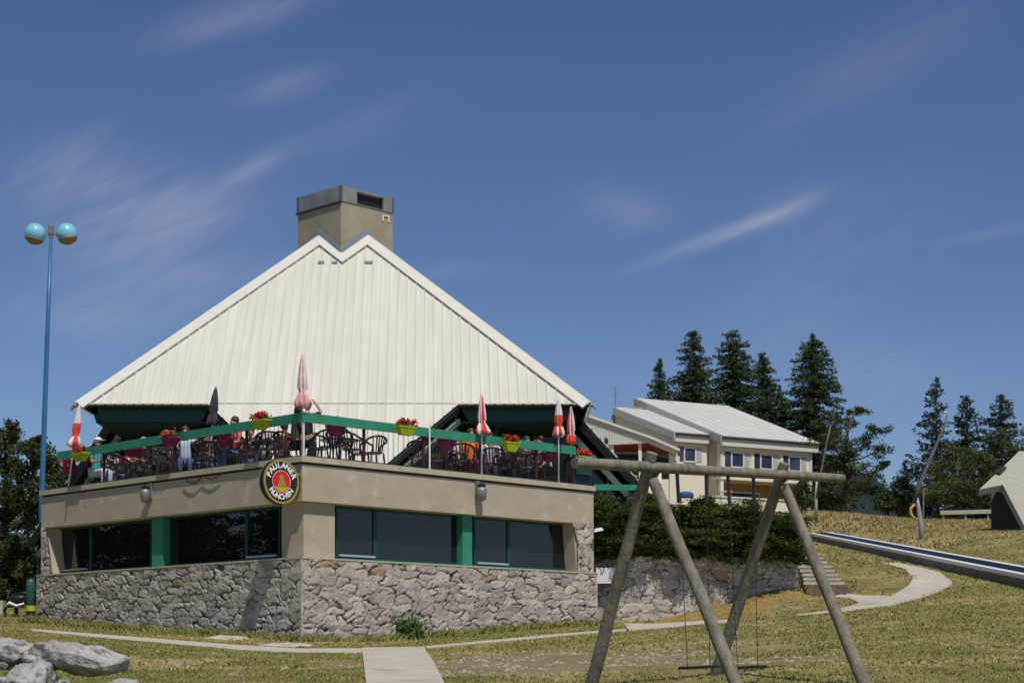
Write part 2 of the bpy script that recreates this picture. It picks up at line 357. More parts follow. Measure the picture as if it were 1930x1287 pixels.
def ground_mesh():
    xs = np.concatenate([np.linspace(-400, -40, 13), np.linspace(-36, -15, 14), np.linspace(-14.5, 17, 150), np.linspace(18, 45, 22), np.linspace(55, 400, 12)])
    ys = np.concatenate([np.linspace(-60, 12, 15), np.linspace(14, 19, 10), np.linspace(19.2, 56, 200), np.linspace(56.6, 125, 80), np.linspace(130, 700, 20)])
    X, Y = np.meshgrid(xs, ys); Z = gz_np(X, Y)
    rng = np.random.RandomState(3)
    Zs = Z.copy()
    Zs += .012 * np.sin(X * 3.1 + 2 * np.sin(Y * .9)) * np.sin(Y * 2.3 + X) * ((Y > 19) & (Y < 100))
    V = np.c_[X.ravel(), Y.ravel(), Zs.ravel()]; nx = len(xs); fs = []
    for j in range(len(ys) - 1):
        for i in range(nx - 1): a = j * nx + i; fs.append((a, a + 1, a + nx + 1, a + nx))
    mb = MB(); mb.v = [tuple(v) for v in V]; mb.f = fs; mb.m = [0] * len(fs)
    m = bpy.data.materials.new('meadow_ground'); m.use_nodes = True; t = m.node_tree; b = t.nodes['Principled BSDF']; b.inputs['Roughness'].default_value = .95; b.inputs['Specular IOR Level'].default_value = .1
    tcn = t.nodes.new('ShaderNodeTexCoord')
    def nz(sc, det, rough=.6, st=(1, 1, 1)):
        mp = t.nodes.new('ShaderNodeMapping'); mp.inputs['Scale'].default_value = st; t.links.new(tcn.outputs['Object'], mp.inputs[0])
        n = t.nodes.new('ShaderNodeTexNoise'); n.inputs['Scale'].default_value = sc; n.inputs['Detail'].default_value = det; n.inputs['Roughness'].default_value = rough
        t.links.new(mp.outputs[0], n.inputs['Vector']); return n.outputs[0]
    def ramp(src, els):
        r = t.nodes.new('ShaderNodeValToRGB'); e = r.color_ramp.elements
        e[0].position, e[0].color = els[0][0], (*els[0][1], 1); e[1].position, e[1].color = els[-1][0], (*els[-1][1], 1)
        for p_, c_ in els[1:-1]: x = e.new(p_); x.color = (*c_, 1)
        t.links.new(src, r.inputs[0]); return r.outputs[0]
    def mix(f, a, c):
        x = t.nodes.new('ShaderNodeMix'); x.data_type = 'RGBA'; t.links.new(f, x.inputs[0]); t.links.new(a, x.inputs[6]); t.links.new(c, x.inputs[7]); return x.outputs[2]
    g = ramp(nz(1.6, 8, .7), [(.3, (.11, .118, .028)), (.5, (.185, .172, .05)), (.7, (.285, .235, .09))])
    d = ramp(nz(7, 8, .75), [(.3, (.21, .165, .07)), (.5, (.32, .26, .125)), (.7, (.42, .36, .21))])
    f = ramp(nz(.42, 7, .65), [(.46, (0, 0, 0)), (.58, (1, 1, 1))])
    c1 = mix(f, g, d)
    # bare pebbly earth in the worn patch
    px_ = t.nodes.new('ShaderNodeVectorMath'); px_.operation = 'DISTANCE'; t.links.new(tcn.outputs['Object'], px_.inputs[0]); px_.inputs[1].default_value = (.9, 26.5, 0)
    nn = t.nodes.new('ShaderNodeMath'); nn.operation = 'MULTIPLY_ADD'; t.links.new(nz(.5, 6), nn.inputs[0]); nn.inputs[1].default_value = 9; t.links.new(px_.outputs['Value'], nn.inputs[2])
    fb = ramp(nn.outputs[0], [(0, (1, 1, 1)), (1, (0, 0, 0))])
    mr = t.nodes.new('ShaderNodeMapRange'); mr.inputs[1].default_value = 6.6; mr.inputs[2].default_value = 9.2; mr.inputs[3].default_value = .7; mr.inputs[4].default_value = 0
    t.links.new(nn.outputs[0], mr.inputs[0])
    e = ramp(nz(5, 10, .8), [(.32, (.13, .105, .06)), (.5, (.27, .22, .14)), (.66, (.42, .36, .26))])
    c2 = mix(mr.outputs[0], c1, e)
    # golden hilltop and rusty dry tufts
    sx = t.nodes.new('ShaderNodeSeparateXYZ'); t.links.new(tcn.outputs['Object'], sx.inputs[0])
    my = t.nodes.new('ShaderNodeMapRange'); my.inputs[1].default_value = 64; my.inputs[2].default_value = 88; my.inputs[4].default_value = .85; t.links.new(sx.outputs[1], my.inputs[0])
    gold = ramp(nz(3, 8, .7), [(.3, (.21, .17, .06)), (.6, (.33, .26, .10)), (.8, (.41, .33, .15))])
    c3 = mix(my.outputs[0], c2, gold)
    atn = t.nodes.new('ShaderNodeAttribute'); atn.attribute_name = 'rusty'; sm = t.nodes.new('ShaderNodeMath'); sm.operation = 'MULTIPLY_ADD'; sm.inputs[1].default_value = .22; t.links.new(atn.outputs['Fac'], sm.inputs[0]); t.links.new(nz(.9, 9, .7), sm.inputs[2])
    fr = ramp(sm.outputs[0], [(.58, (0, 0, 0)), (.72, (.85, .85, .85))]); rst = ramp(nz(8, 4), [(.3, (.25, .15, .045)), (.7, (.40, .27, .10))])
    c4 = mix(fr, c3, rst)
    t.links.new(c4, b.inputs['Base Color'])
    bp = t.nodes.new('ShaderNodeBump'); bp.inputs['Strength'].default_value = .8; bp.inputs['Distance'].default_value = .06
    t.links.new(nz(9, 10, .75), bp.inputs['Height']); t.links.new(bp.outputs[0], b.inputs['Normal'])
    o = mb.build('ground', m, smooth=True, recalc=False)
    def seg(ax, ay, bx, by):
        t_ = np.clip(((X - ax) * (bx - ax) + (Y - ay) * (by - ay)) / ((bx - ax) ** 2 + (by - ay) ** 2), 0, 1); return np.hypot(X - ax - t_ * (bx - ax), Y - ay - t_ * (by - ay))
    dd_ = np.minimum(np.minimum(seg(-12, 45.5, -4.5, 37.7), seg(-4.5, 37.7, 2, 44.3)), seg(2.5, 45, 7, 45.6) * .7)
    at_ = o.data.attributes.new('rusty', 'FLOAT', 'POINT'); at_.data.foreach_set('value', np.exp(-(dd_ / 1.5) ** 2).ravel().astype('f4'))
    if 1: pass
    tag(o, 'sloping dry mountain meadow around the restaurant', 'ground', kind='structure'); return o
ground_mesh()
def strip(name, top, bot, m, label, lift=.035, depth=.14, cat='path'):
    """a path laid on the ground: its far and near edges are given as rows of points"""
    def dens(pts, n): 
        out = []; L = [0]
        for a, b in zip(pts, pts[1:]): L.append(L[-1] + math.hypot(b[0] - a[0], b[1] - a[1]))
        for k in range(n + 1):
            s = L[-1] * k / n; i = max(j for j in range(len(L)) if L[j] <= s + 1e-9); i = min(i, len(pts) - 2); u = (s - L[i]) / (L[i + 1] - L[i])
            out.append((pts[i][0] + (pts[i + 1][0] - pts[i][0]) * u, pts[i][1] + (pts[i + 1][1] - pts[i][1]) * u))
        return out
    n = 60; T = [G(*p) for p in dens(top, n)]; B = [G(*p) for p in dens(bot, n)]; mb = MB(); k = 6; vs = []
    for a, b in zip(T, B):
        for i in range(k + 1):
            q = a.lerp(b, i / k); vs.append((q.x, q.y, gz1(q.x, q.y) + lift))
    fs = [(i * (k + 1) + j, i * (k + 1) + j + 1, (i + 1) * (k + 1) + j + 1, (i + 1) * (k + 1) + j) for i in range(n) for j in range(k)]
    o0 = len(vs); rim = [i * (k + 1) for i in range(n + 1)] + [n * (k + 1) + j for j in range(1, k + 1)] + [i * (k + 1) + k for i in range(n - 1, -1, -1)] + [j for j in range(k - 1, 0, -1)]
    vs += [(vs[i][0], vs[i][1], vs[i][2] - depth) for i in rim]
    for a in range(len(rim)): b = (a + 1) % len(rim); fs.append((rim[a], rim[b], o0 + b, o0 + a))
    mb.add(vs, fs); o = mb.build(name, m); tag(o, label, cat, kind='structure'); PATHS.append([(p.x, p.y) for p in T] + [(p.x, p.y) for p in reversed(B)]); return o
PATHS = []
strip('path', [(60, 1186), (150, 1193), (250, 1201), (350, 1209), (450, 1216.5), (560, 1223), (690, 1223)], [(60, 1190), (150, 1199), (250, 1208), (350, 1217), (450, 1225.5), (560, 1231), (690, 1231)], M['path'], 'narrow concrete path curving past the left of the building', .02)
strip('path', [(682, 1224), (738, 1223), (800, 1222)], [(690, 1294), (765, 1294), (838, 1294)], M['path'], 'wide concrete path running towards the building corner', .045)
strip('path', [(800, 1219), (960, 1204), (1120, 1190), (1180, 1186)], [(805, 1223), (960, 1208.5), (1120, 1194), (1180, 1190)], M['path'], 'thin concrete path rising right along the stone wall', .02)
strip('path', [(1176, 1176), (1240, 1176), (1320, 1171), (1392, 1168)], [(1186, 1189), (1250, 1185), (1320, 1178), (1392, 1172)], M['path'], 'pale concrete slab path between the swing legs', .02)
strip('path', [(1500, 1158.5), (1560, 1152), (1600, 1143), (1622, 1136), (1680, 1124), (1712, 1105), (1722, 1090), (1705, 1073), (1660, 1060)], [(1500, 1161), (1570, 1156), (1620, 1150), (1680, 1143), (1740, 1126), (1780, 1112), (1797, 1099), (1770, 1078), (1690, 1060)], M['path'], 'light concrete path curving up to the right of the steps', .02)
strip('path', [(1565, 1120), (1600, 1120), (1625, 1123), (1680, 1124)], [(1565, 1126), (1600, 1128), (1617, 1136), (1640, 1140)], M['path'], 'short concrete landing at the foot of the steps', .024)
# ------------------------------------------------------------------ restaurant: terrace building (axis of the roof at AX)
C0 = Vector((-4.47, 38.0, 0)); DL = Vector((-.702, .712, 0)).normalized(); DR = Vector((.707, .707, 0)).normalized()
NL = Vector((-DL.y, DL.x, 0)); NL = NL if NL.y < 0 else -NL; NR = Vector((DR.y, -DR.x, 0))
LEN = {'L': 10.83, 'R': 9.2}; DD = {'L': DL, 'R': DR}; NN = {'L': NL, 'R': NR}
Z_TOP, Z_BAND, Z_SILL, Z_DECK = 4.42, 3.47, 2.235, 4.33
def Wp(side, s, z, out=0.0): return C0 + DD[side] * s + NN[side] * out + Vector((0, 0, z))
def s_of(side, px, out=0.0):
    k = (px - CX) / F; b = C0 + NN[side] * out; d = DD[side]
    return (k * b.y - b.x) / (d.x - k * d.y)
def miter(side, out): return -out      # faces meet at s = -out for a square corner
REST = thing('restaurant', 'stone based restaurant with a huge white pyramid roof and corner terrace', 'restaurant', (-4.5, 44, 1))
def stone_face(name, p0, d, n, s0, s1, zb, zt, parent, seed, res=.026, inset=None, cw=.40, chh=.155, left=True, right=True, tones=((.21, .185, .16), (.34, .30, .27)), ti=.1, jw=.082):
    rng = np.random.RandomState(seed)
    ns = int((s1 - s0) / res) + 1; zmax = zt; zmin = min(zb(s0), zb(s1), zb((s0 + s1) / 2)); nzz = int((zmax - zmin) / res) + 1
    S, T = np.meshgrid(np.linspace(s0, s1, ns), np.linspace(0, 1, nzz))
    zbv = np.array([zb(x) for x in np.linspace(s0, s1, ns)])[None, :]; Z = zbv + (zt - zbv) * T
    sd_ = []; r = 0
    z = zmin - .3
    while z < zmax + .4:
        h = chh * rng.uniform(.75, 1.35); s = s0 - 1 + rng.uniform(0, cw)
        while s < s1 + 1:
            w = cw * rng.uniform(.45, 1.6); sd_.append((s + w / 2, z + h / 2 + rng.uniform(-.35, .35) * h, rng.uniform(.8, 1.25))); s += w
        z += h
    sd_ = np.array(sd_)
    nz = np.array([[noise.noise(Vector((s_ * 3.3, z_ * 5, seed))), noise.noise(Vector((s_ * 3.3, z_ * 5, seed + 9))), noise.noise(Vector((s_ * 11, z_ * 14, seed)))] for s_, z_ in zip(S.ravel(), Z.ravel())]).reshape(S.shape + (3,)); Sx = S + .16 * nz[..., 0] + .05 * nz[..., 2]; Zx = Z + .09 * nz[..., 1] + .03 * nz[..., 2]
    pts = np.c_[Sx.ravel() / cw, Zx.ravel() / chh]; sc = np.c_[sd_[:, 0] / cw, sd_[:, 1] / chh]
    F1 = np.empty(len(pts)); F2 = F1.copy(); I1 = np.zeros(len(pts), int)
    for i in range(0, len(pts), 4000):
        dd = np.sqrt(((pts[i:i + 4000, None] - sc[None]) ** 2).sum(-1)); o = np.argpartition(dd, 1, axis=1)[:, :2]
        a = np.take_along_axis(dd, o, 1); sw = a[:, 0] > a[:, 1]; a = np.sort(a, 1); F1[i:i + 4000] = a[:, 0]; F2[i:i + 4000] = a[:, 1]; I1[i:i + 4000] = np.where(sw, o[:, 1], o[:, 0])
    e = (F2 - F1); jwv = jw * (1 + .9 * np.sin(pts[:, 0] * 2.1 + pts[:, 1] * 1.3)); hgt = np.clip(e / np.maximum(jwv, .02) / 1.6, 0, 1); hgt = hgt * hgt * (3 - 2 * hgt)
    off = rng.uniform(-.022, .03, len(sd_))[I1]; tl = rng.uniform(-.05, .05, (len(sd_), 2))[I1]
    loc = pts - sc[I1]
    fine = np.array([noise.noise(Vector((a * 1.7, b * 1.0, seed))) for a, b in zip(pts[:, 0] * 2.2, pts[:, 1] * 2.2)])
    disp = .036 * hgt + off * .35 * hgt + (tl[:, 0] * loc[:, 0] + tl[:, 1] * loc[:, 1]) * hgt * .15 + .010 * fine
    disp = disp.reshape(S.shape); ed = np.ones_like(S)
    if left: ed *= np.clip((S - s0) / .10, 0, 1)
    if right: ed *= np.clip((s1 - S) / .10, 0, 1)
    disp = disp * ed + .035 * (1 - ed)
    hgt = np.maximum(hgt, (1 - ed).ravel()); tone = rng.uniform(0, 1, len(sd_))[I1]; warm = (rng.uniform(0, 1, len(sd_)) > .985)[I1] * 1.0
    Pn = np.array(p0)[None, None] + np.array(d)[None, None] * S[..., None] + np.array(n)[None, None] * disp[..., None]; Pn[..., 2] += Z
    V = Pn.reshape(-1, 3); q = np.arange(ns * nzz).reshape(nzz, ns)
    fs = np.c_[q[:-1, :-1].ravel(), q[:-1, 1:].ravel(), q[1:, 1:].ravel(), q[1:, :-1].ravel()]
    if inset is not None:   # outline cut: keep only faces whose centre is inside
        cs = S[:-1, :-1].ravel() + res / 2; cz_ = Z[:-1, :-1].ravel() + res / 2; keep = np.array([inset(a, b) for a, b in zip(cs, cz_)]); fs = fs[keep]
    me = bpy.data.meshes.new(name); me.from_pydata(V.tolist(), [], fs.tolist())
    at = me.attributes.new('stone', 'FLOAT_COLOR', 'POINT'); cc = np.c_[tone, hgt, warm, np.ones(len(V))].astype('f4'); at.data.foreach_set('color', cc.ravel())
    me.polygons.foreach_set('use_smooth', [True] * len(me.polygons)); me.materials.append(STONE)
    nn = me.polygons[0].normal
    if Vector(n).dot(nn) < 0: me.flip_normals()
    return link(name, me, parent)
def stone_mat():
    m = bpy.data.materials.new('rubble_stone'); m.use_nodes = True; t = m.node_tree; b = t.nodes['Principled BSDF']; b.inputs['Roughness'].default_value = .92; b.inputs['Specular IOR Level'].default_value = .2
    a = t.nodes.new('ShaderNodeAttribute'); a.attribute_name = 'stone'; s = t.nodes.new('ShaderNodeSeparateColor'); t.links.new(a.outputs['Color'], s.inputs[0])
    tcn = t.nodes.new('ShaderNodeTexCoord'); n = t.nodes.new('ShaderNodeTexNoise'); n.inputs['Scale'].default_value = 5; n.inputs['Detail'].default_value = 9; n.inputs['Roughness'].default_value = .75
    t.links.new(tcn.outputs['Object'], n.inputs['Vector'])
    ad = t.nodes.new('ShaderNodeMath'); ad.operation = 'MULTIPLY_ADD'; ad.inputs[1].default_value = .5; t.links.new(s.outputs[0], ad.inputs[0])
    mu = t.nodes.new('ShaderNodeMath'); mu.operation = 'MULTIPLY_ADD'; mu.inputs[1].default_value = 1.9; mu.inputs[2].default_value = -.66; t.links.new(n.outputs[0], mu.inputs[0]); t.links.new(mu.outputs[0], ad.inputs[2])
    r = t.nodes.new('ShaderNodeValToRGB'); e = r.color_ramp.elements; e[0].position = 0; e[0].color = (.21, .188, .162, 1); e[1].position = 1; e[1].color = (.61, .56, .49, 1); x = e.new(.5); x.color = (.42, .378, .325, 1)
    t.links.new(ad.outputs[0], r.inputs[0])
    mx = t.nodes.new('ShaderNodeMix'); mx.data_type = 'RGBA'; mx.inputs[7].default_value = (.36, .23, .12, 1); wf = t.nodes.new('ShaderNodeMath'); wf.operation = 'MULTIPLY'; wf.inputs[1].default_value = .7
    t.links.new(s.outputs[2], wf.inputs[0]); t.links.new(wf.outputs[0], mx.inputs[0]); t.links.new(r.outputs[0], mx.inputs[6])
    m2 = t.nodes.new('ShaderNodeMix'); m2.data_type = 'RGBA'; m2.inputs[6].default_value = (.055, .048, .042, 1); jr = t.nodes.new('ShaderNodeValToRGB'); jr.color_ramp.elements[0].position = .06; jr.color_ramp.elements[1].position = .80
    t.links.new(s.outputs[1], jr.inputs[0]); t.links.new(jr.outputs[0], m2.inputs[0]); t.links.new(mx.outputs[2], m2.inputs[7]); t.links.new(m2.outputs[2], b.inputs['Base Color'])
    bp = t.nodes.new('ShaderNodeBump'); bp.inputs['Strength'].default_value = .6; bp.inputs['Distance'].default_value = .04; t.links.new(n.outputs[0], bp.inputs['Height']); t.links.new(bp.outputs[0], b.inputs['Normal'])
    return m
STONE = stone_mat()
OUT_S = .10
def gnd_at(side): return lambda s: gz1(*(Wp(side, s, 0, OUT_S).xy)) - .12
for sd_, seed in (('L', 11), ('R', 23)):
    stone_face('stone_base', Wp(sd_, 0, 0, OUT_S), DD[sd_], NN[sd_], -OUT_S - .035, LEN[sd_], gnd_at(sd_), Z_SILL, REST, seed)
# top ledge of the stone wall, deck, band, cap
mb = MB()
for sd_ in 'LR':
    L = LEN[sd_]
    a = [Wp(sd_, miter(sd_, OUT_S + .02), Z_SILL - .005, OUT_S + .05), Wp(sd_, L, Z_SILL - .005, OUT_S + .05), Wp(sd_, L, Z_SILL - .005, -.6), Wp(sd_, .6, Z_SILL - .005, -.6)]
    mb.prism(a, (0, 0, .035 if sd_ == 'L' else .032))
mb.build('sill_ledge', M['cap_light'], REST)
for sd_ in 'LR':
    L = LEN[sd_]; mb = MB()
    a = [Wp(sd_, 0, Z_BAND, 0), Wp(sd_, L, Z_BAND, 0), Wp(sd_, L, Z_BAND, -.45), Wp(sd_, .45, Z_BAND, -.45)]
    mb.prism(a, (0, 0, .78)); mb.build('parapet', M['concrete'], REST)
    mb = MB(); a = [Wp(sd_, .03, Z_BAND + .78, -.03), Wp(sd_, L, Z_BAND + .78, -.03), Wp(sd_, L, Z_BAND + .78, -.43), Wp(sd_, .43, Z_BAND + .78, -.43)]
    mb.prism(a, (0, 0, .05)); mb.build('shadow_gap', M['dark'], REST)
    mb = MB(); a = [Wp(sd_, -.05, Z_BAND + .83, .05), Wp(sd_, L + .02, Z_BAND + .83, .05), Wp(sd_, L + .02, Z_BAND + .83, -.40), Wp(sd_, .40, Z_BAND + .83, -.40)]
    mb.prism(a, (0, 0, .12)); mb.build('parapet_cap', M['cap_light'], REST)
EL, ER = Wp('L', LEN['L'], 0), Wp('R', LEN['R'], 0)
mb = MB(); bk = [Wp('L', .42, 0, -.42), Wp('R', LEN['R'], 0, -.42), Wp('R', LEN['R'], 0, -9.5), Wp('L', LEN['L'], 0, -9.5), Wp('L', LEN['L'], 0, -.42)]
mb.prism([p + Vector((0, 0, 4.1)) for p in bk], (0, 0, .2)); mb.build('terrace_deck', M['path'], REST)
mb = MB()
for sd_ in 'LR':                       # inner core behind the glass, side and back walls
    L = LEN[sd_]
mb.prism([Wp('R', LEN['R'] - .02, .5, -.3), Wp('R', LEN['R'] - .02, .5, -9.4), Wp('R', LEN['R'] - .3, .5, -9.4), Wp('R', LEN['R'] - .3, .5, -.3)], (0, 0, 3.55)); mb.build('side_wall', M['concrete'], REST); mb = MB()
mb.prism([Wp('L', LEN['L'] - .02, .5, -.3), Wp('L', LEN['L'] - .02, .5, -9.4), Wp('L', LEN['L'] - .3, .5, -9.4), Wp('L', LEN['L'] - .3, .5, -.3)], (0, 0, 3.55))
mb.build('side_wall', M['concrete'], REST)
# corner column
sl, sr = s_of('L', 531, -.15), s_of('R', 631, -.15); mb = MB()
mb.prism([Wp('L', .15, 2.25, -.15), Wp('R', sr, 2.25, -.15), Wp('R', sr, 2.25, -.7), Wp('L', .7, 2.25, -.7), Wp('L', sl, 2.25, -.7), Wp('L', sl, 2.25, -.15)], (0, 0, 1.215))
mb.build('corner_column', M['concrete'], REST)
# windows
def window_wall(sd_, panes, posts, sills, end_px):
    o = -.42; zb, zt = Z_SILL + .03, Z_BAND - .004
    for a, b in panes:
        s0, s1 = sorted((s_of(sd_, a, o), s_of(sd_, b, o))); mb = MB(); fw = .055
        for (x0, x1, z0, z1) in ((s0, s1, zb, zb + fw + .03), (s0, s1, zt - fw, zt), (s0, s0 + fw, zb + fw + .03, zt - fw), (s1 - fw, s1, zb + fw + .03, zt - fw)):
            mb.prism([Wp(sd_, x0, z0, o + .03), Wp(sd_, x1, z0, o + .03), Wp(sd_, x1, z0, o - .06), Wp(sd_, x0, z0, o - .06)], (0, 0, z1 - z0))
        fr = mb.build('window', M['green_win'], REST)
        mb = MB(); mb.prism([Wp(sd_, s0 + .03, zb + .03, o), Wp(sd_, s1 - .03, zb + .03, o), Wp(sd_, s1 - .03, zb + .03, o - .02), Wp(sd_, s0 + .03, zb + .03, o - .02)], (0, 0, zt - zb - .06)); mb.build('pane', M['glass'], fr)
    for a, b, dep in posts:
        s0, s1 = sorted((s_of(sd_, a, dep), s_of(sd_, b, dep))); mb = MB()
        mb.prism([Wp(sd_, s0, zb, dep), Wp(sd_, s1, zb, dep), Wp(sd_, s1, zb, o - .08), Wp(sd_, s0, zb, o - .08)], (0, 0, zt - zb)); mb.build('window_post', M['green'], REST)
    for a, b in sills:
        s0, s1 = sorted((s_of(sd_, a, o), s_of(sd_, b, o))); mb = MB()
        mb.prism([Wp(sd_, s0, zb + .09, o + .10), Wp(sd_, s1, zb + .09, o + .10), Wp(sd_, s1, zb + .09, o + .035), Wp(sd_, s0, zb + .09, o + .035)], (0, 0, .05)); mb.build('vent_sill', M['beam_sill'], REST)
    s0 = s_of(sd_, panes[0][0], o); s1 = s_of(sd_, panes[-1][1], o); mb = MB()
    s0, s1 = sorted((s0, s1)); mb.prism([Wp(sd_, s0, zb - .03, o + .16), Wp(sd_, s1, zb - .03, o + .16), Wp(sd_, s1, zb - .03, o + .031), Wp(sd_, s0, zb - .03, o + .031)], (0, 0, .075)); mb.build('window_sill', M['green'], REST)
M['green_win'] = mat('window_frame_green', (.010, .055, .042), .45, (.014, .07, .05), 5)
M['beam_sill'] = mat('pale_blue_sill', (.30, .38, .44), .5, (.36, .43, .48), 5)
window_wall('R', [(632, 706), (706, 868), (892, 958), (958, 1086)], [(872, 890, -.22)], [(636, 702), (896, 953)], 1088)
window_wall('L', [(108, 172), (172, 287), (312, 466), (466, 530)], [(286, 306, -.2)], [(112, 168), (470, 527)], 105)
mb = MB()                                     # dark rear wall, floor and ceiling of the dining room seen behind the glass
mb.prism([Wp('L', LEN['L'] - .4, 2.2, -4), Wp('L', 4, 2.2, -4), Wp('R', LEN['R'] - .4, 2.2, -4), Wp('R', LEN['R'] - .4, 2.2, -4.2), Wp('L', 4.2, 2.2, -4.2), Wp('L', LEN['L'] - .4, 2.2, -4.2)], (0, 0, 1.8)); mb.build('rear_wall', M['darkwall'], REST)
# end piers of rubble, with sloping inner edges
o_ = .03
sR0, sR1 = s_of('R', 1083, o_), LEN['R']
stone_face('end_pier', Wp('R', 0, 0, o_ - .06), DR, NR, sR0 - .25, sR1, lambda s: Z_SILL, Z_BAND + .02, REST, 31, inset=lambda s, z: s > sR0 + .15 - (z - Z_SILL) / 1.24 * .02 - max(0, z - 3.0) * .35, left=False, cw=.32, chh=.17)
stone_face('end_pier', Wp('L', 0, 0, o_ - .06), DL, NL, LEN['L'] - .62, LEN['L'], lambda s: Z_SILL, Z_BAND + .02, REST, 37, inset=lambda s, z: s > LEN['L'] - .50 + (z - Z_SILL) / 1.24 * .28, left=False, cw=.32, chh=.17)
mb = MB()
for sd_, a, tp in (('R', LEN['R'] - sR0 - .15, .12), ('L', .50, -.28)):
    L = LEN[sd_]; mb = MB()
    mb.prism([Wp(sd_, L - a, 2.24, -.05), Wp(sd_, L - .02, 2.24, -.05), Wp(sd_, L - .02, Z_BAND, -.05), Wp(sd_, L - a - tp, Z_BAND, -.05)], -NN[sd_] * .42)
    mb.build('pier_core', M['concrete'], REST)
# side return of the stone base (seen from a step aside)
for sd_, seed in (('R', 41), ('L', 43)):
    d2 = -NN[sd_]; e = Wp(sd_, LEN[sd_], 0, OUT_S); n2 = DD[sd_]
    stone_face('stone_return', e + n2 * (-.02), d2, n2, 0, 3.2, lambda s, e=e, d2=d2: gz1(*(e + d2 * s).xy) - .1, Z_SILL, REST, seed, res=.05)
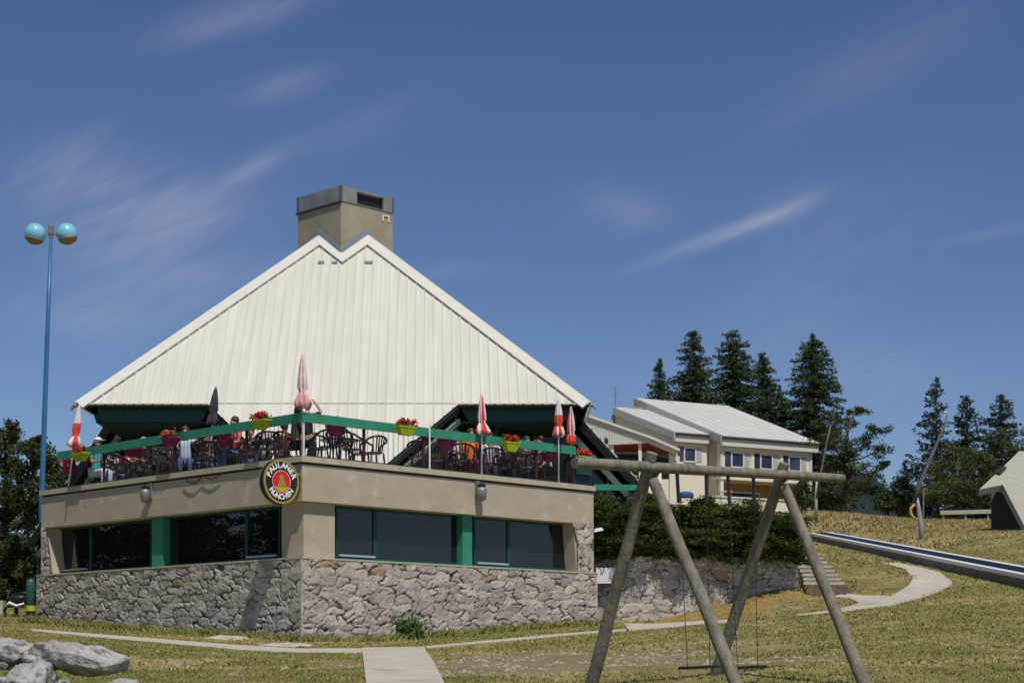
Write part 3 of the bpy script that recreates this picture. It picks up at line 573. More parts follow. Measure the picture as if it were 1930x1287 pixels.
# ------------------------------------------------------------------ pyramid roof
AX = Vector((-4.615, 52.62, 0)); WR = 6.61; ZE = 6.70; CH = 1.40; KB = 9.85; KS = .965
def sheared(v): k = v.z - ZE; return Vector((v.x - .047 * k, v.y, v.z))
def roofpt(x, a, h=0.0, q=0):
    """x along the eave, a inwards from the eave, h above the sheet; q = quarter turn"""
    v = Vector((x, -WR + a - h * .69, ZE + a * KS + h * .72)); v = Matrix.Rotation(q * math.pi / 2, 3, 'Z') @ v
    v = sheared(v); return AX + v
def top_a(x): x = abs(x); return WR - x if x > CH / 2 else WR - CH + x
def bot_a(x): x = abs(x); return 0.0 if x > KB - WR else x - (KB - WR)
prof = [(0, 0), (.44, .0), (.46, .030), (.54, .030), (.56, 0)]; pitch = .245
for q in range(4):
    xs = set(); x = -WR + .02
    while x < WR:
        for a, h in prof: xs.add((round(min(x + a * pitch, WR), 4), h))
        x += pitch
    for bx in (-(KB - WR), KB - WR, -CH / 2, 0, CH / 2): xs.add((bx, 0))
    xs = sorted(xs); vs = []; fs = []; nr = 10
    for x, h in xs:
        t, b = top_a(x), bot_a(x)
        for k in range(nr): vs.append(roofpt(x, b + (t - b) * k / (nr - 1), h, q))
    for i in range(len(xs) - 1):
        for k in range(nr - 1): fs.append((i * nr + k, (i + 1) * nr + k, (i + 1) * nr + k + 1, i * nr + k + 1))
    mb = MB(); mb.add(vs, fs); mb.build('roof_sheet', M['roof'], REST, recalc=False)
    # soffit slab under the sheet
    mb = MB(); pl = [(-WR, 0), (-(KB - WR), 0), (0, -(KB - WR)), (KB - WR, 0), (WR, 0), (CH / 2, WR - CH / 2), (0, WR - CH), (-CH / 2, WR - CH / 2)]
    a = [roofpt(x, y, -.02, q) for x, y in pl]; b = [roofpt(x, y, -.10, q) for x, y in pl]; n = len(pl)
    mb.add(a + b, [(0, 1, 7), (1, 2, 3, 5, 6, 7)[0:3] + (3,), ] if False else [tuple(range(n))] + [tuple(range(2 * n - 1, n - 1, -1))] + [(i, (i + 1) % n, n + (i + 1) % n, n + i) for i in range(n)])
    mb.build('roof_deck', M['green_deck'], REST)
    # hip and top edge covers, eave lip, seam line
    mb = MB()
    def rstrip(pa, pb, w, side, h0=.03, h1=.075):
        (xa, aa), (xb, ab) = pa, pb; d = Vector((xb - xa, ab - aa)); d.normalize(); nrm = Vector((-d.y, d.x)) * side * w
        qs = [(xa, aa), (xb, ab), (xb + nrm.x, ab + nrm.y), (xa + nrm.x, aa + nrm.y)]
        lo = [roofpt(x, y, h0, q) for x, y in qs]; hi = [roofpt(x, y, h1, q) for x, y in qs]
        mb.add(lo + hi, [(0, 1, 2, 3), (7, 6, 5, 4), (0, 4, 5, 1), (1, 5, 6, 2), (2, 6, 7, 3), (3, 7, 4, 0)])
    ta = WR - CH / 2
    rstrip((-WR + .0, .0), (-CH / 2, ta + .0), .27, -1); rstrip((WR, 0), (CH / 2, ta), .27, 1)
    rstrip((-CH / 2, ta), (.18, WR - CH - .18), .26, -1, .035, .08); rstrip((CH / 2, ta), (-.18, WR - CH - .18), .26, 1, .038, .086)
    mb.build('edge_cover', M['trim'], REST)
    mb = MB()
    for x in np.arange(-WR, WR - .01, pitch):
        if abs(x + pitch / 2) < KB - WR:
            if mb.v: mb.build('eave_lip', M['trim'], REST); mb = MB()
            continue
        mb.prism([roofpt(x + .03, -.03, -.01, q), roofpt(x + pitch - .03, -.03, -.01, q), roofpt(x + pitch - .03, -.05, .035, q), roofpt(x + .03, -.05, .035, q)], (0, 0, .03) if q == 0 else (0, 0, .03))
    mb.build('eave_lip', M['trim'], REST)
    mb = MB(); kx = KB - WR
    mb.add([roofpt(-kx + .06, .02, .030, q), roofpt(kx - .06, .02, .030, q), roofpt(kx - .06, -.005, .040, q), roofpt(-kx + .06, -.005, .040, q), roofpt(-kx + .06, -.03, .0, q), roofpt(kx - .06, -.03, .0, q)], [(0, 1, 2, 3), (3, 2, 5, 4)])
    mb.build('sheet_lap', M['roof'], REST)
    # fascia under the eaves (two wings), with a slanted outer end
    for sg in (-1, 1):
        mb = MB()
        pts = [Vector((sg * (kx - .1), -WR + .34, ZE + .14)), Vector((sg * (WR - .34), -WR + .34, ZE + .14)), Vector((sg * (WR - .34), -WR + .34, ZE - .22)), Vector((sg * (WR - .56), -WR + .34, ZE - .42)), Vector((sg * (kx + .25), -WR + .34, ZE - .42))]
        pts = [AX + sheared(Matrix.Rotation(q * math.pi / 2, 3, 'Z') @ p) for p in pts]; off = Matrix.Rotation(q * math.pi / 2, 3, 'Z') @ Vector((0, .10, 0))
        mb.prism(pts, off)
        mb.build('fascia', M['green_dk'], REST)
    # raking edge beams of the pointed lower panel
    for sg in (-1, 1):
        mb = MB(); mb2 = MB()
        a = Vector((sg * (kx - .02), 0)); b = Vector((sg * .02, -(kx)))
        pa, pb = roofpt(a.x, a.y, -.16, q), roofpt(b.x, b.y, -.16, q)
        upv = (roofpt(0, 0, 1, q) - roofpt(0, 0, 0, q)).normalized()
        mb.bar(pa, pb, .08, .17, up=upv)
        ina = roofpt(a.x + sg * .0, a.y - .02, -.52, q); inb = roofpt(b.x, b.y - .02, -.52, q)
        mb2.bar(ina, inb, .09, .17, up=upv)
        mb.build('edge_beam', M['dark'], REST); mb2.build('brace_beam', M['beam_lt'], REST)
# body walls under the roof (square turned 45 degrees)
KW = 9.38
for q in range(4):
    n = 12; vs = []; 
    for i in range(n + 1):
        x = KW * i / n; y = -(KW - x); zt = ZE + (WR - max(abs(x), abs(y))) * KS - .14
        v0 = Vector((x, y, 2.6)); v1 = Vector((x, y, max(zt, 2.7)))
        for v in (v0, v1): vs.append(AX + Matrix.Rotation(q * math.pi / 2, 3, 'Z') @ v)
    mb = MB(); mb.add(vs, [(2 * i, 2 * i + 2, 2 * i + 3, 2 * i + 1) for i in range(n)]); mb.build('glazed_wall', M['glass_wall'] if 'glass_wall' in M else M['glass'], REST)
    mb = MB(); rot = Matrix.Rotation(q * math.pi / 2, 3, 'Z')
    for i in range(1, 9):
        x = KW * i / 9; y = -(KW - x); zt = ZE + (WR - max(abs(x), abs(y))) * KS - .2; p = Vector((x + .03, y - .03, 0))
        mb.bar(AX + rot @ (p + Vector((0, 0, 2.6))), AX + rot @ (p + Vector((0, 0, zt))), .09, .09, up=(1, 0, 0))
    a, b = Vector((.03 + 2.6, -KW - .03 + 2.6, 5.35)), Vector((KW - 2.6 + .03, -2.6 - .03, 5.35)); mb.bar(AX + rot @ a, AX + rot @ b, .1, .18)
    mb.build('wall_frame', M['green_dk'], REST)
# horizontal ceiling closing the eave wings
for q in range(4):
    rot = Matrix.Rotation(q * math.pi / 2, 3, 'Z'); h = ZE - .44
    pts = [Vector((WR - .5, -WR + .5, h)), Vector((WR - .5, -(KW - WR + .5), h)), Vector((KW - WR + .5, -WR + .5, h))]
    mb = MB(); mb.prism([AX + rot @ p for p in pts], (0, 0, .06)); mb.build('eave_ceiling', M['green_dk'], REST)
mb = MB()
for x0, x1 in ((-.70, -.52), (-.30, -.14), (.62, .86)):
    mb.prism([roofpt(x0, 4.86, .024), roofpt(x1, 4.86, .024), roofpt(x1, 4.93, .024), roofpt(x0, 4.93, .024)], (0, -.02, .02))
mb.build('vent_slot', M['flash'], REST)
# chimney
ZC = 13.72
chim = MB(); cc_ = AX + Vector((-.047 * 6, 0, 0)) + Vector((-.02, 0, 0))
def cpt(r, k, z): a = k * math.pi / 2 - math.pi / 2; return cc_ + Vector((math.cos(a) * r, math.sin(a) * r, z))
chim.prism([cpt(CH, k, 9.5) for k in range(4)], (0, 0, 13.28 - 9.5)); CHM = chim.build('chimney', M['conc_chim'], REST)
mb = MB(); capo = [cpt(CH + .03, k, 13.25) for k in range(4)]
# cap walls: front right face has a long opening
def face_box(k, u0, u1, z0, z1, thick=.08, r=CH + .035, m=None):
    a, b = cpt(r, k, 0), cpt(r, k + 1, 0); d = b - a; n = (cc_ * 1.0 - (a + b) / 2); n.z = 0; n.normalize()
    p = [a + d * u0 + Vector((0, 0, z0)), a + d * u1 + Vector((0, 0, z0)), a + d * u1 + Vector((0, 0, z1)), a + d * u0 + Vector((0, 0, z1))]
    mb.prism(p, n * thick, m)
face_box(0, 0, .30, 13.28, ZC); face_box(0, .30, .80, 13.28, 13.30); face_box(0, .30, .80, ZC - .07, ZC); face_box(0, .80, 1.0, 13.28, ZC)
for k in (1, 2, 3): face_box(k, 0.0, 1.0, 13.28 + .002 * k, ZC + .002 * k)
mb.build('chimney_cap', M['cap_metal'], CHM)
mb = MB(); face_box(0, .24, .86, 13.1, 13.70, .05, CH - .12); mb.build('flue_shade_panel', M['black'], CHM)  # black panel paints the shade inside the open cap
mb = MB(); mb.prism([cpt(CH - .08, k, ZC - .09) for k in range(4)], (0, 0, .05)); mb.build('cap_lid', M['cap_metal'], CHM)
mb = MB(); face_box(3, -.01, 1.0, 13.22, 13.275, .05, CH + .06); mb.build('cap_strip', M['dark'], CHM)
mb = MB()
face_box(0, .79, .81, 12.98, 13.16, -.03, CH + .002); face_box(0, .90, .92, 12.98, 13.16, -.03, CH + .002); face_box(0, .81, .90, 13.13, 13.16, -.03, CH + .002)
mb.build('bracket', M['white'], CHM)
mb = MB()      # grey flashing following the roof, standing on the chimney faces
for k, (ua, ub) in ((3, (0, 1)), (0, (0, 1))):
    a, b = cpt(CH + .03, k, 0), cpt(CH + .03, k + 1, 0); d = b - a
    def zr(u): 
        p = a + d * u - cc_; return ZE + (WR - max(abs(p.x), abs(p.y))) * KS
    us = [0, .25, .5, .75, 1.0]
    for i in range(4):
        p0, p1 = a + d * us[i], a + d * us[i + 1]; z0, z1 = zr(us[i]), zr(us[i + 1])
        n = ((a + b) / 2 - cc_); n.z = 0; n.normalize()
        mb.prism([p0 + Vector((0, 0, z0 - .1)), p1 + Vector((0, 0, z1 - .1)), p1 + Vector((0, 0, z1 + .27)), p0 + Vector((0, 0, z0 + .27))], n * .03)
mb.build('flashing', M['flash'], CHM)
# terrace railing
RAIL = thing('terrace_railing', 'broad green top rail on dark posts around the terrace edge', 'railing', C0 + Vector((0, 0, Z_TOP)))
RO = -.10; rs = {'L': s_of('L', 108, RO), 'R': s_of('R', 1086, RO)}
for sd_ in 'LR':
    mb = MB(); a = [Wp(sd_, .0, 5.175, RO + .03 - .03), Wp(sd_, rs[sd_], 5.175, RO), Wp(sd_, rs[sd_], 5.175, RO - .06), Wp(sd_, .06, 5.175, RO - .06)]
    a[0] = Wp(sd_, -RO, 5.175, RO); a[3] = Wp(sd_, -RO + .06, 5.175, RO - .06)
    mb.prism(a, (0, 0, .20)); mb.build('top_rail', M['green'], RAIL)
for sd_, pxs in (('L', (140, 196, 330, 465)), ('R', (686, 798, 905, 1010, 1080))):
    for px in pxs:
        s = s_of(sd_, px, RO - .09); mb = MB(); mb.bar(Wp(sd_, s, 4.3, RO - .09), Wp(sd_, s, 5.3, RO - .09), .05, .05, up=DD[sd_]); mb.build('post', M['railpost'] if 'railpost' in M else M['dark'], RAIL)
mb = MB(); mb.bar(C0 + Vector((0, .22, 4.3)), C0 + Vector((0, .22, 5.2)), .05, .05, up=(1, 0, 0)); mb.build('post', M['white'], RAIL)
for sd_ in 'LR':
    mb = MB(); s = .32
    while s < rs[sd_] - .05:
        p_ = Wp(sd_, s, 0, RO - .075); mb.bar(p_ + Vector((0, 0, 4.47)), p_ + Vector((0, 0, 5.18)), .008, .008, up=DD[sd_]); s += .15
    mb.bar(Wp(sd_, .2, 4.46, RO - .075), Wp(sd_, rs[sd_], 4.46, RO - .075), .03, .03); mb.build('baluster_grille', M['dark'], RAIL)
# cables along the parapet
for sd_, s0, s1, dz in (('L', s_of('L', 350, .03), s_of('L', 420, .03), -.17),):
    pts = [Wp(sd_, s0 + (s1 - s0) * i / 24, Z_BAND + .80 - .05 * i / 24 * 0 + dz * (abs(math.sin(i / 24 * math.pi * 2.0)) * (1 - .5 * i / 24)), .06) for i in range(25)]
    c = MB(); c.tube(pts, .012, 5); tag(c.build('cable', M['black'], None, smooth=True), 'loose black cable sagging under the left parapet cap', 'cable')
# wall lamps
def wall_lamp(sd_, px, label):
    s = s_of(sd_, px, .12); t = thing('wall_lamp', label, 'lamp', Wp(sd_, s, 4.0, 0), 'lantern lamps on the parapet')
    mb = MB(); mb.prism([Wp(sd_, s - .06, 3.90, .002), Wp(sd_, s + .06, 3.90, .002), Wp(sd_, s + .06, 4.26, .002), Wp(sd_, s - .06, 4.26, .002)], NN[sd_] * .05); mb.build('bracket', M['grey'], t)
    mb = MB(); c = Wp(sd_, s, 0, .17)
    mb.lathe([(.03, 3.78), (.10, 3.82), (.125, 4.02), (.10, 4.10)], c, 10); mb.build('lamp_shade', M['grey'], t, smooth=True)
    mb = MB(); mb.lathe([(.02, 4.10), (.09, 4.11), (.10, 4.16), (.03, 4.20)], c, 10); mb.bar(c + Vector((0, 0, 4.14)), Wp(sd_, s, 4.14, .03), .03, .03); mb.build('lamp_head', M['black'], t)
wall_lamp('L', 277, 'grey lantern lamp on the shaded left parapet'); wall_lamp('R', 905, 'grey lantern lamp on the sunlit right parapet')
# round hanging sign
SN = Vector((.707, -.707, 0)); SR = Vector((.707, .707, 0)); scn = P(527, 908, 37.72); SRAD = .465
SIGN = thing('round_sign', 'round black, gold and red brewery sign projecting from the corner', 'sign', scn)
mS = Matrix((SR, (0, 0, 1), SN)).transposed()      # local x = reading direction, y = up, z = face normal
def sp(x, y, z): return scn + mS @ Vector((x, y, z))
def disc(r0, r1, z0, z1, n=48, cx=0, cy=0):
    mb = MB(); vs = []; fs = []
    for z in (z0, z1):
        for r in (r0, r1):
            for k in range(n): t = 2 * math.pi * k / n; vs.append(sp(cx + r * math.cos(t), cy + r * math.sin(t), z))
    for k in range(n):
        l = (k + 1) % n; A, B, Cc, D = 0, n, 2 * n, 3 * n
        fs += [(A + k, A + l, B + l, B + k), (Cc + k, Cc + l, D + l, D + k), (B + k, B + l, D + l, D + k), (A + k, A + l, Cc + l, Cc + k)]
    mb.add(vs, fs); return mb
disc(0.001, SRAD - .03, -.08, .055).build('sign_face', M['black'], SIGN)
disc(SRAD - .045, SRAD, -.10, .075).build('rim', M['gold'], SIGN)
disc(SRAD - .03, SRAD + .004, -.075, .045).build('rim_band', M['black'], SIGN)
disc(.001, .235, .056, .066).build('red_disc', mat('sign_red', (.62, .02, .02), .5, (.7, .03, .03), 5), SIGN)
disc(.225, .245, .056, .070).build('red_disc_edge', M['pink'], SIGN)
mb = MB()
bust = [(-.03, .15), (.03, .15), (.06, .09), (.055, .03), (.09, -.01), (.105, -.08), (.11, -.12), (-.10, -.12), (-.09, -.05), (-.065, 0), (-.05, .04), (-.06, .10)]
mb.prism([sp(x, y, .067) for x, y in bust], mS @ Vector((0, 0, .006))); mb.build('emblem', mat('emblem_gold', (.30, .22, .04), .5, (.42, .32, .07), 25), SIGN)
mb = MB(); mb.prism([sp(.21 * math.cos(t), .21 * math.sin(t), .067) for t in [R(210 + i * 120 / 14) for i in range(15)]], mS @ Vector((0, 0, .005))); mb.build('emblem_base', mat('emblem_yellow', (.52, .45, .03), .5), SIGN)
dg = bpy.context.evaluated_depsgraph_get
def text_mesh(ch, size, xf, m, mb, bold=.006):
    c = bpy.data.curves.new('t', 'FONT'); c.body = ch; c.size = size; c.align_x = 'CENTER'; c.align_y = 'BOTTOM_BASELINE' if False else 'BOTTOM'; c.extrude = .004; c.offset = bold
    o = bpy.data.objects.new('t', c); COL.objects.link(o); bpy.context.view_layer.update(); e = o.evaluated_get(dg()); me = e.to_mesh()
    mb.add([xf @ v.co for v in me.vertices], [tuple(p.vertices) for p in me.polygons], m); e.to_mesh_clear(); bpy.data.objects.remove(o); bpy.data.curves.remove(c)
mb = MB(); mbb = MB()
base = Matrix.Translation(scn) @ mS.to_4x4()
for i, ch in enumerate("PAULANER"):
    a = R(158 - i * 136 / 7); xf = base @ Matrix.Translation((math.cos(a) * .262, math.sin(a) * .262, .062)) @ Matrix.Rotation(a - math.pi / 2, 4, 'Z'); text_mesh(ch, .17, xf, None, mb)
for i, ch in enumerate("MÜNCHEN"):
    a = R(-142 + i * 104 / 6); xf = base @ Matrix.Translation((math.cos(a) * .395, math.sin(a) * .395, .062)) @ Matrix.Rotation(a + math.pi / 2, 4, 'Z'); text_mesh(ch, .15, xf, None, mbb)
mb.build('lettering', M['lace'], SIGN, recalc=False); mbb.build('lettering', M['lace'], SIGN, recalc=False)
mb = MB(); mb.bar(sp(SRAD - .02, 0, 0), sp(SRAD + .13, 0, 0), .10, .34, up=(0, 0, 1)); mb.build('bracket', M['dark'], SIGN)
# ------------------------------------------------------------------ trees, hedge, grass
def leaf_mesh(name, centers, dirs, sizes, m, parent, seed=0, ratio=.5, jitter=.6):
    """many small leaf faces; centers Nx3, dirs Nx3 (main axis), sizes N"""
    rng = np.random.RandomState(seed); N = len(centers); c = np.asarray(centers, float); d = np.asarray(dirs, float) + rng.normal(0, jitter, (N, 3)) * .6
    d /= np.linalg.norm(d, axis=1)[:, None] + 1e-9; r = rng.normal(0, 1, (N, 3)); u = np.cross(d, r); u /= np.linalg.norm(u, axis=1)[:, None] + 1e-9
    s = np.asarray(sizes)[:, None]
    V = np.stack([c - d * s * .5, c + u * s * ratio * .5, c + d * s * .5, c - u * s * ratio * .5], 1).reshape(-1, 3)
    me = bpy.data.meshes.new(name); me.vertices.add(4 * N); me.vertices.foreach_set('co', V.ravel()); me.loops.add(4 * N); me.loops.foreach_set('vertex_index', np.arange(4 * N))
    me.polygons.add(N); me.polygons.foreach_set('loop_start', np.arange(0, 4 * N, 4)); me.polygons.foreach_set('loop_total', np.full(N, 4)); me.update(calc_edges=True); me.materials.append(m)
    return link(name, me, parent)
def conifer(label, px, py_top, Y, zb, rad, seed, group, m='fir', dens=1.0, bare=.06, shape=.8, sparse=0.0, droop=.25, category='tree'):
    top = P(px, py_top, Y); h = top.z - zb; rng = np.random.RandomState(seed)
    t = thing('conifer_tree', label, category, (top.x, Y, zb), group)
    mb = MB(); mb.tube([(top.x + .1 * math.sin(seed), Y, zb - .6), (top.x + .05, Y, zb + h * .4), (top.x, Y, top.z - .25)], [max(.12, h * .018), h * .012, .03], 8); mb.build('trunk', M['bark'], t, smooth=True)
    C, D, S = [], [], []
    z = bare * h; nb = 0
    while z < h:
        f = z / h; lr = rad * ((1 - f) ** shape) * (1.0 if f > .15 else .75 + f * 1.6) + .12
        for b in range(int((6 + 5 * (1 - f)) * dens)):
            if rng.rand() < sparse: continue
            a = rng.uniform(0, 2 * math.pi); L = lr * rng.uniform(.6, 1.2); zz = z + rng.uniform(-.2, .2)
            k = max(3, int(L / .17)); tip = rng.uniform(-.02, .16)
            for i in range(k):
                u = (i + rng.rand()) / k; w = .05 + .20 * (1 - u) * L * .6
                r_ = u * L; dz = (-droop * u + tip * u * u * 2.2) * L
                for q in range(12):
                    C.append((math.cos(a) * r_ + rng.normal(0, w), math.sin(a) * r_ + rng.normal(0, w), zz + dz + rng.normal(0, .07)))
                    D.append((math.cos(a + rng.normal(0, .5)), math.sin(a + rng.normal(0, .5)), -droop + rng.normal(0, .2))); S.append(rng.uniform(.09, .24) * (.75 + .3 * min(1, L)))
        z += rng.uniform(.26, .44) * (1.15 - .3 * f) * max(.75, h / 14)
    C = np.array(C) + np.array([top.x, Y, zb]); leaf_mesh('crown', C, D, S, M[m], t, seed, .42); return t
def clump_tree(label, clumps, trunk, Y, seed, group, m='pine', leaf=.30, per=260, category='tree', name='pine_tree'):
    """clumps: (px, py, half width px, half height px); trunk: list of (px,py)"""
    rng = np.random.RandomState(seed); p0 = P(trunk[0][0], trunk[0][1], Y); t = thing(name, label, category, p0, group)
    mb = MB(); pts = [P(a, b, Y) for a, b in trunk]; r0 = .22; mb.tube(pts, [r0 * (1 - .75 * i / (len(pts) - 1)) for i in range(len(pts))], 8)
    C, D, S = [], [], []
    for (cx, cy, wx, wy) in clumps:
        dy = rng.uniform(-1, 1) * wx / F * Y * 1.2; c = P(cx, cy, Y + dy); rx, rz = wx / F * Y, wy / F * Y
        q = min(pts[1:], key=lambda v: (v - c).length + (3 if v.z > c.z else 0)); mb.tube([q, q.lerp(c, .5) + Vector((0, 0, -.15)), c], [.08, .055, .02], 5)
        sub = rng.normal(0, .55, (max(4, int(per / 26)), 3))
        n = int(per * 5 * max(.5, rx * rz))
        for i in range(n):
            g = sub[rng.randint(len(sub))] + rng.normal(0, .26, 3); C.append((c.x + g[0] * rx * .8, c.y + g[1] * rx * .8, c.z + g[2] * rz * .75)); D.append(rng.normal(0, 1, 3)); S.append(leaf * .45 * rng.uniform(.6, 1.4))
    mb.build('trunk', M['bark'], t, smooth=True); leaf_mesh('crown', C, D, S, M[m], t, seed, .5); return t
GB = 'tall dark firs behind the house'
conifer('small dark fir, leftmost of the trees behind the house', 1243, 682, 122, 10, 2.8, 1, GB, dens=1.0, droop=.1)
conifer('tall narrow fir, second from the left behind the house', 1306, 625, 126, 9.5, 3.3, 2, GB, dens=1.5, shape=.52)
conifer('tallest bushy fir in the middle of the row behind the house', 1382, 622, 128, 9.5, 4.2, 3, GB, dens=1.6, shape=.55)
conifer('fir with a lower top leaning against the tallest fir', 1437, 666, 130, 9.5, 3.9, 4, GB, dens=1.5, shape=.7)
conifer('short fir filling the gap at the right end of the house roof', 1472, 740, 131, 9.5, 3.0, 14, GB, dens=1.1, shape=.55)
conifer('tall broad fir standing alone right of the house', 1532, 636, 127, 8.3, 3.9, 5, GB, dens=1.6, shape=.5, bare=.16)
clump_tree('loose spreading pine with knobbly branch ends right of the tall fir', [(1612, 775, 20, 12), (1590, 800, 22, 18), (1570, 830, 30, 22), (1650, 812, 24, 16), (1630, 835, 26, 18), (1600, 850, 30, 22), (1655, 850, 24, 18), (1640, 885, 28, 16), (1590, 885, 34, 20), (1560, 880, 26, 22), (1665, 876, 14, 10), (1610, 915, 34, 16), (1545, 920, 26, 20), (1575, 945, 22, 16), (1650, 925, 26, 12)],
           [(1598, 1000), (1597, 930), (1590, 870), (1598, 810), (1610, 780)], 112, 6, 'pines by the ski meadow', per=330)
conifer('tiny distant fir between the pine and the right hand trees', 1707, 866, 118, 8, 1.7, 7, 'firs on the right skyline', dens=.7, sparse=.3, droop=.05)
conifer('tall layered spruce behind the leaning snow lance', 1764, 716, 106, 7.6, 2.7, 8, 'firs on the right skyline', m='firblue', dens=.62, shape=.75, droop=.06, sparse=.15)
conifer('middle fir of the three on the right skyline', 1822, 745, 108, 7.6, 2.0, 9, 'firs on the right skyline', m='firblue', dens=.9, shape=.6, droop=.12)
conifer('rightmost complete fir above the chalet roof', 1886, 745, 106, 7.6, 2.6, 10, 'firs on the right skyline', m='firblue', dens=.8, shape=.62, droop=.08)
conifer('cut off fir at the right picture edge', 1945, 790, 108, 7.6, 2.3, 12, 'firs on the right skyline', m='firblue', dens=.8, shape=.6)
clump_tree('broad light green bush tree left of the chalet', [(1800, 850, 34, 20), (1775, 880, 34, 22), (1825, 875, 36, 24), (1850, 860, 22, 16), (1790, 915, 40, 24), (1840, 912, 36, 22), (1760, 930, 26, 24), (1810, 940, 40, 18), (1865, 900, 20, 20)],
           [(1805, 1000), (1806, 950), (1804, 900), (1803, 860)], 99, 11, None, m='bushleaf', per=420, name='bush_tree', leaf=.26)
clump_tree('dark thicket tree under the firs at the chalet eave', [(1880, 830, 34, 20), (1905, 850, 30, 22), (1870, 870, 34, 22), (1890, 900, 36, 24), (1850, 935, 36, 20), (1900, 935, 40, 22)], [(1885, 990), (1886, 920), (1885, 860)], 101, 13, None, m='fir', per=380, name='thicket_tree')
for i, (x, y, w, h_, lb) in enumerate([(1700, 925, 26, 30, 'dark low shrub tree between the pine and the snow lance'), (1735, 940, 22, 26, 'dark low shrub tree right behind the snow lance foot'), (1670, 945, 22, 18, 'lowest dark shrub tree right of the pine trunk'), (1515, 930, 16, 34, 'dark undergrowth tree at the right house corner')]):
    clump_tree(lb, [(x - w * .5, y, w * .7, h_ * .8), (x + w * .5, y + 6, w * .7, h_ * .7), (x, y - h_ * .5, w * .6, h_ * .5), (x, y + h_ * .5, w, h_ * .5)], [(x, y + h_ * 1.4), (x, y + h_ * .3), (x, y - h_ * .4)], 109, 60 + i, 'dark shrub trees along the meadow edge', m='fir', per=340, name='shrub_tree')
# left side trees
GL = 'dark pines at the left edge'
clump_tree('large dark pine cut off by the left picture edge', [(10, 835, 34, 26), (-15, 870, 40, 30), (25, 880, 34, 26), (-5, 925, 44, 30), (35, 930, 30, 26), (10, 970, 40, 28), (-30, 990, 50, 40), (40, 985, 26, 22), (15, 1020, 40, 24)], [(8, 1150), (8, 1040), (10, 940), (12, 860), (18, 815)], 66, 21, GL, per=520, m='pine', leaf=.26)
clump_tree('dark pine directly behind the blue lamp post', [(22, 812, 16, 14), (60, 845, 34, 18), (72, 830, 14, 9), (85, 870, 26, 22), (50, 890, 34, 24), (70, 930, 30, 24), (45, 955, 26, 24), (72, 975, 20, 20)], [(58, 1150), (58, 1040), (60, 940), (64, 870)], 63, 22, GL, per=560, m='pine', leaf=.24)
clump_tree('lower pine showing between the lamp post and the terrace rail', [(100, 885, 20, 12), (118, 900, 24, 14), (95, 905, 24, 12), (140, 905, 22, 14), (165, 890, 20, 12), (110, 925, 26, 14)], [(112, 1100), (112, 960), (112, 905)], 68, 23, GL, per=520, m='pine', leaf=.22)
for i, (x, y, w, h_, lb) in enumerate([(-5, 1055, 44, 34, 'dark shaded bush tree at the left edge under the pines'), (45, 1050, 34, 36, 'dark shaded bush tree left of the stone pier'), (10, 1110, 40, 26, 'dark hedge tree above the grey slab at the far left'), (50, 1112, 26, 24, 'dark low tree beside the green bin')]):
    clump_tree(lb, [(x - w * .5, y, w * .8, h_ * .8), (x + w * .5, y + 4, w * .8, h_ * .8), (x, y - h_ * .6, w * .7, h_ * .5), (x, y + h_ * .6, w, h_ * .6)], [(x, y + h_ * 1.5), (x, y + h_ * .3), (x, y - h_ * .4)], 60, 70 + i, 'shaded trees behind the left corner', m='fir', per=900, name='shrub_tree', leaf=.24)
# pines that stand out of view to the left and mirror in the left windows
for i, (X, Y, h_) in enumerate([(-27, 38, 11), (-28, 42, 13), (-30, 46, 13), (-29, 50, 12), (-34, 48, 13), (-35, 53, 14), (-31, 54, 12), (-33, 43, 13), (-27, 46, 12), (-31, 58, 13), (-25, 40, 11)]):
    zb = gz1(X, Y); t0 = conifer('dark fir standing left of the view beside the meadow', CX + X / Y * F, HZ - (zb + h_) / Y * F, Y, zb, 2.7, 80 + i, 'firs beyond the left edge', dens=1.1, shape=.6)
# far wooded hill
mb = MB(); vs = []; fs = []; n = 70
for i in range(n + 1):
    x = -260 + 560 * i / n; hh = 34 + 5 * math.sin(i * .5) + 3 * math.sin(i * 1.7) - (14 if x < -40 else 0)
    for k, (y, z) in enumerate(((330, -5), (345, hh * .7), (380, hh), (430, hh * .8))): vs.append((x, y, z))
for i in range(n):
    for k in range(3): fs.append((i * 4 + k, (i + 1) * 4 + k, (i + 1) * 4 + k + 1, i * 4 + k + 1))
mb.add(vs, fs); tag(mb.build('hill', M['farwood'], smooth=True), 'distant dark wooded hillside behind the trees', 'hill', kind='structure')

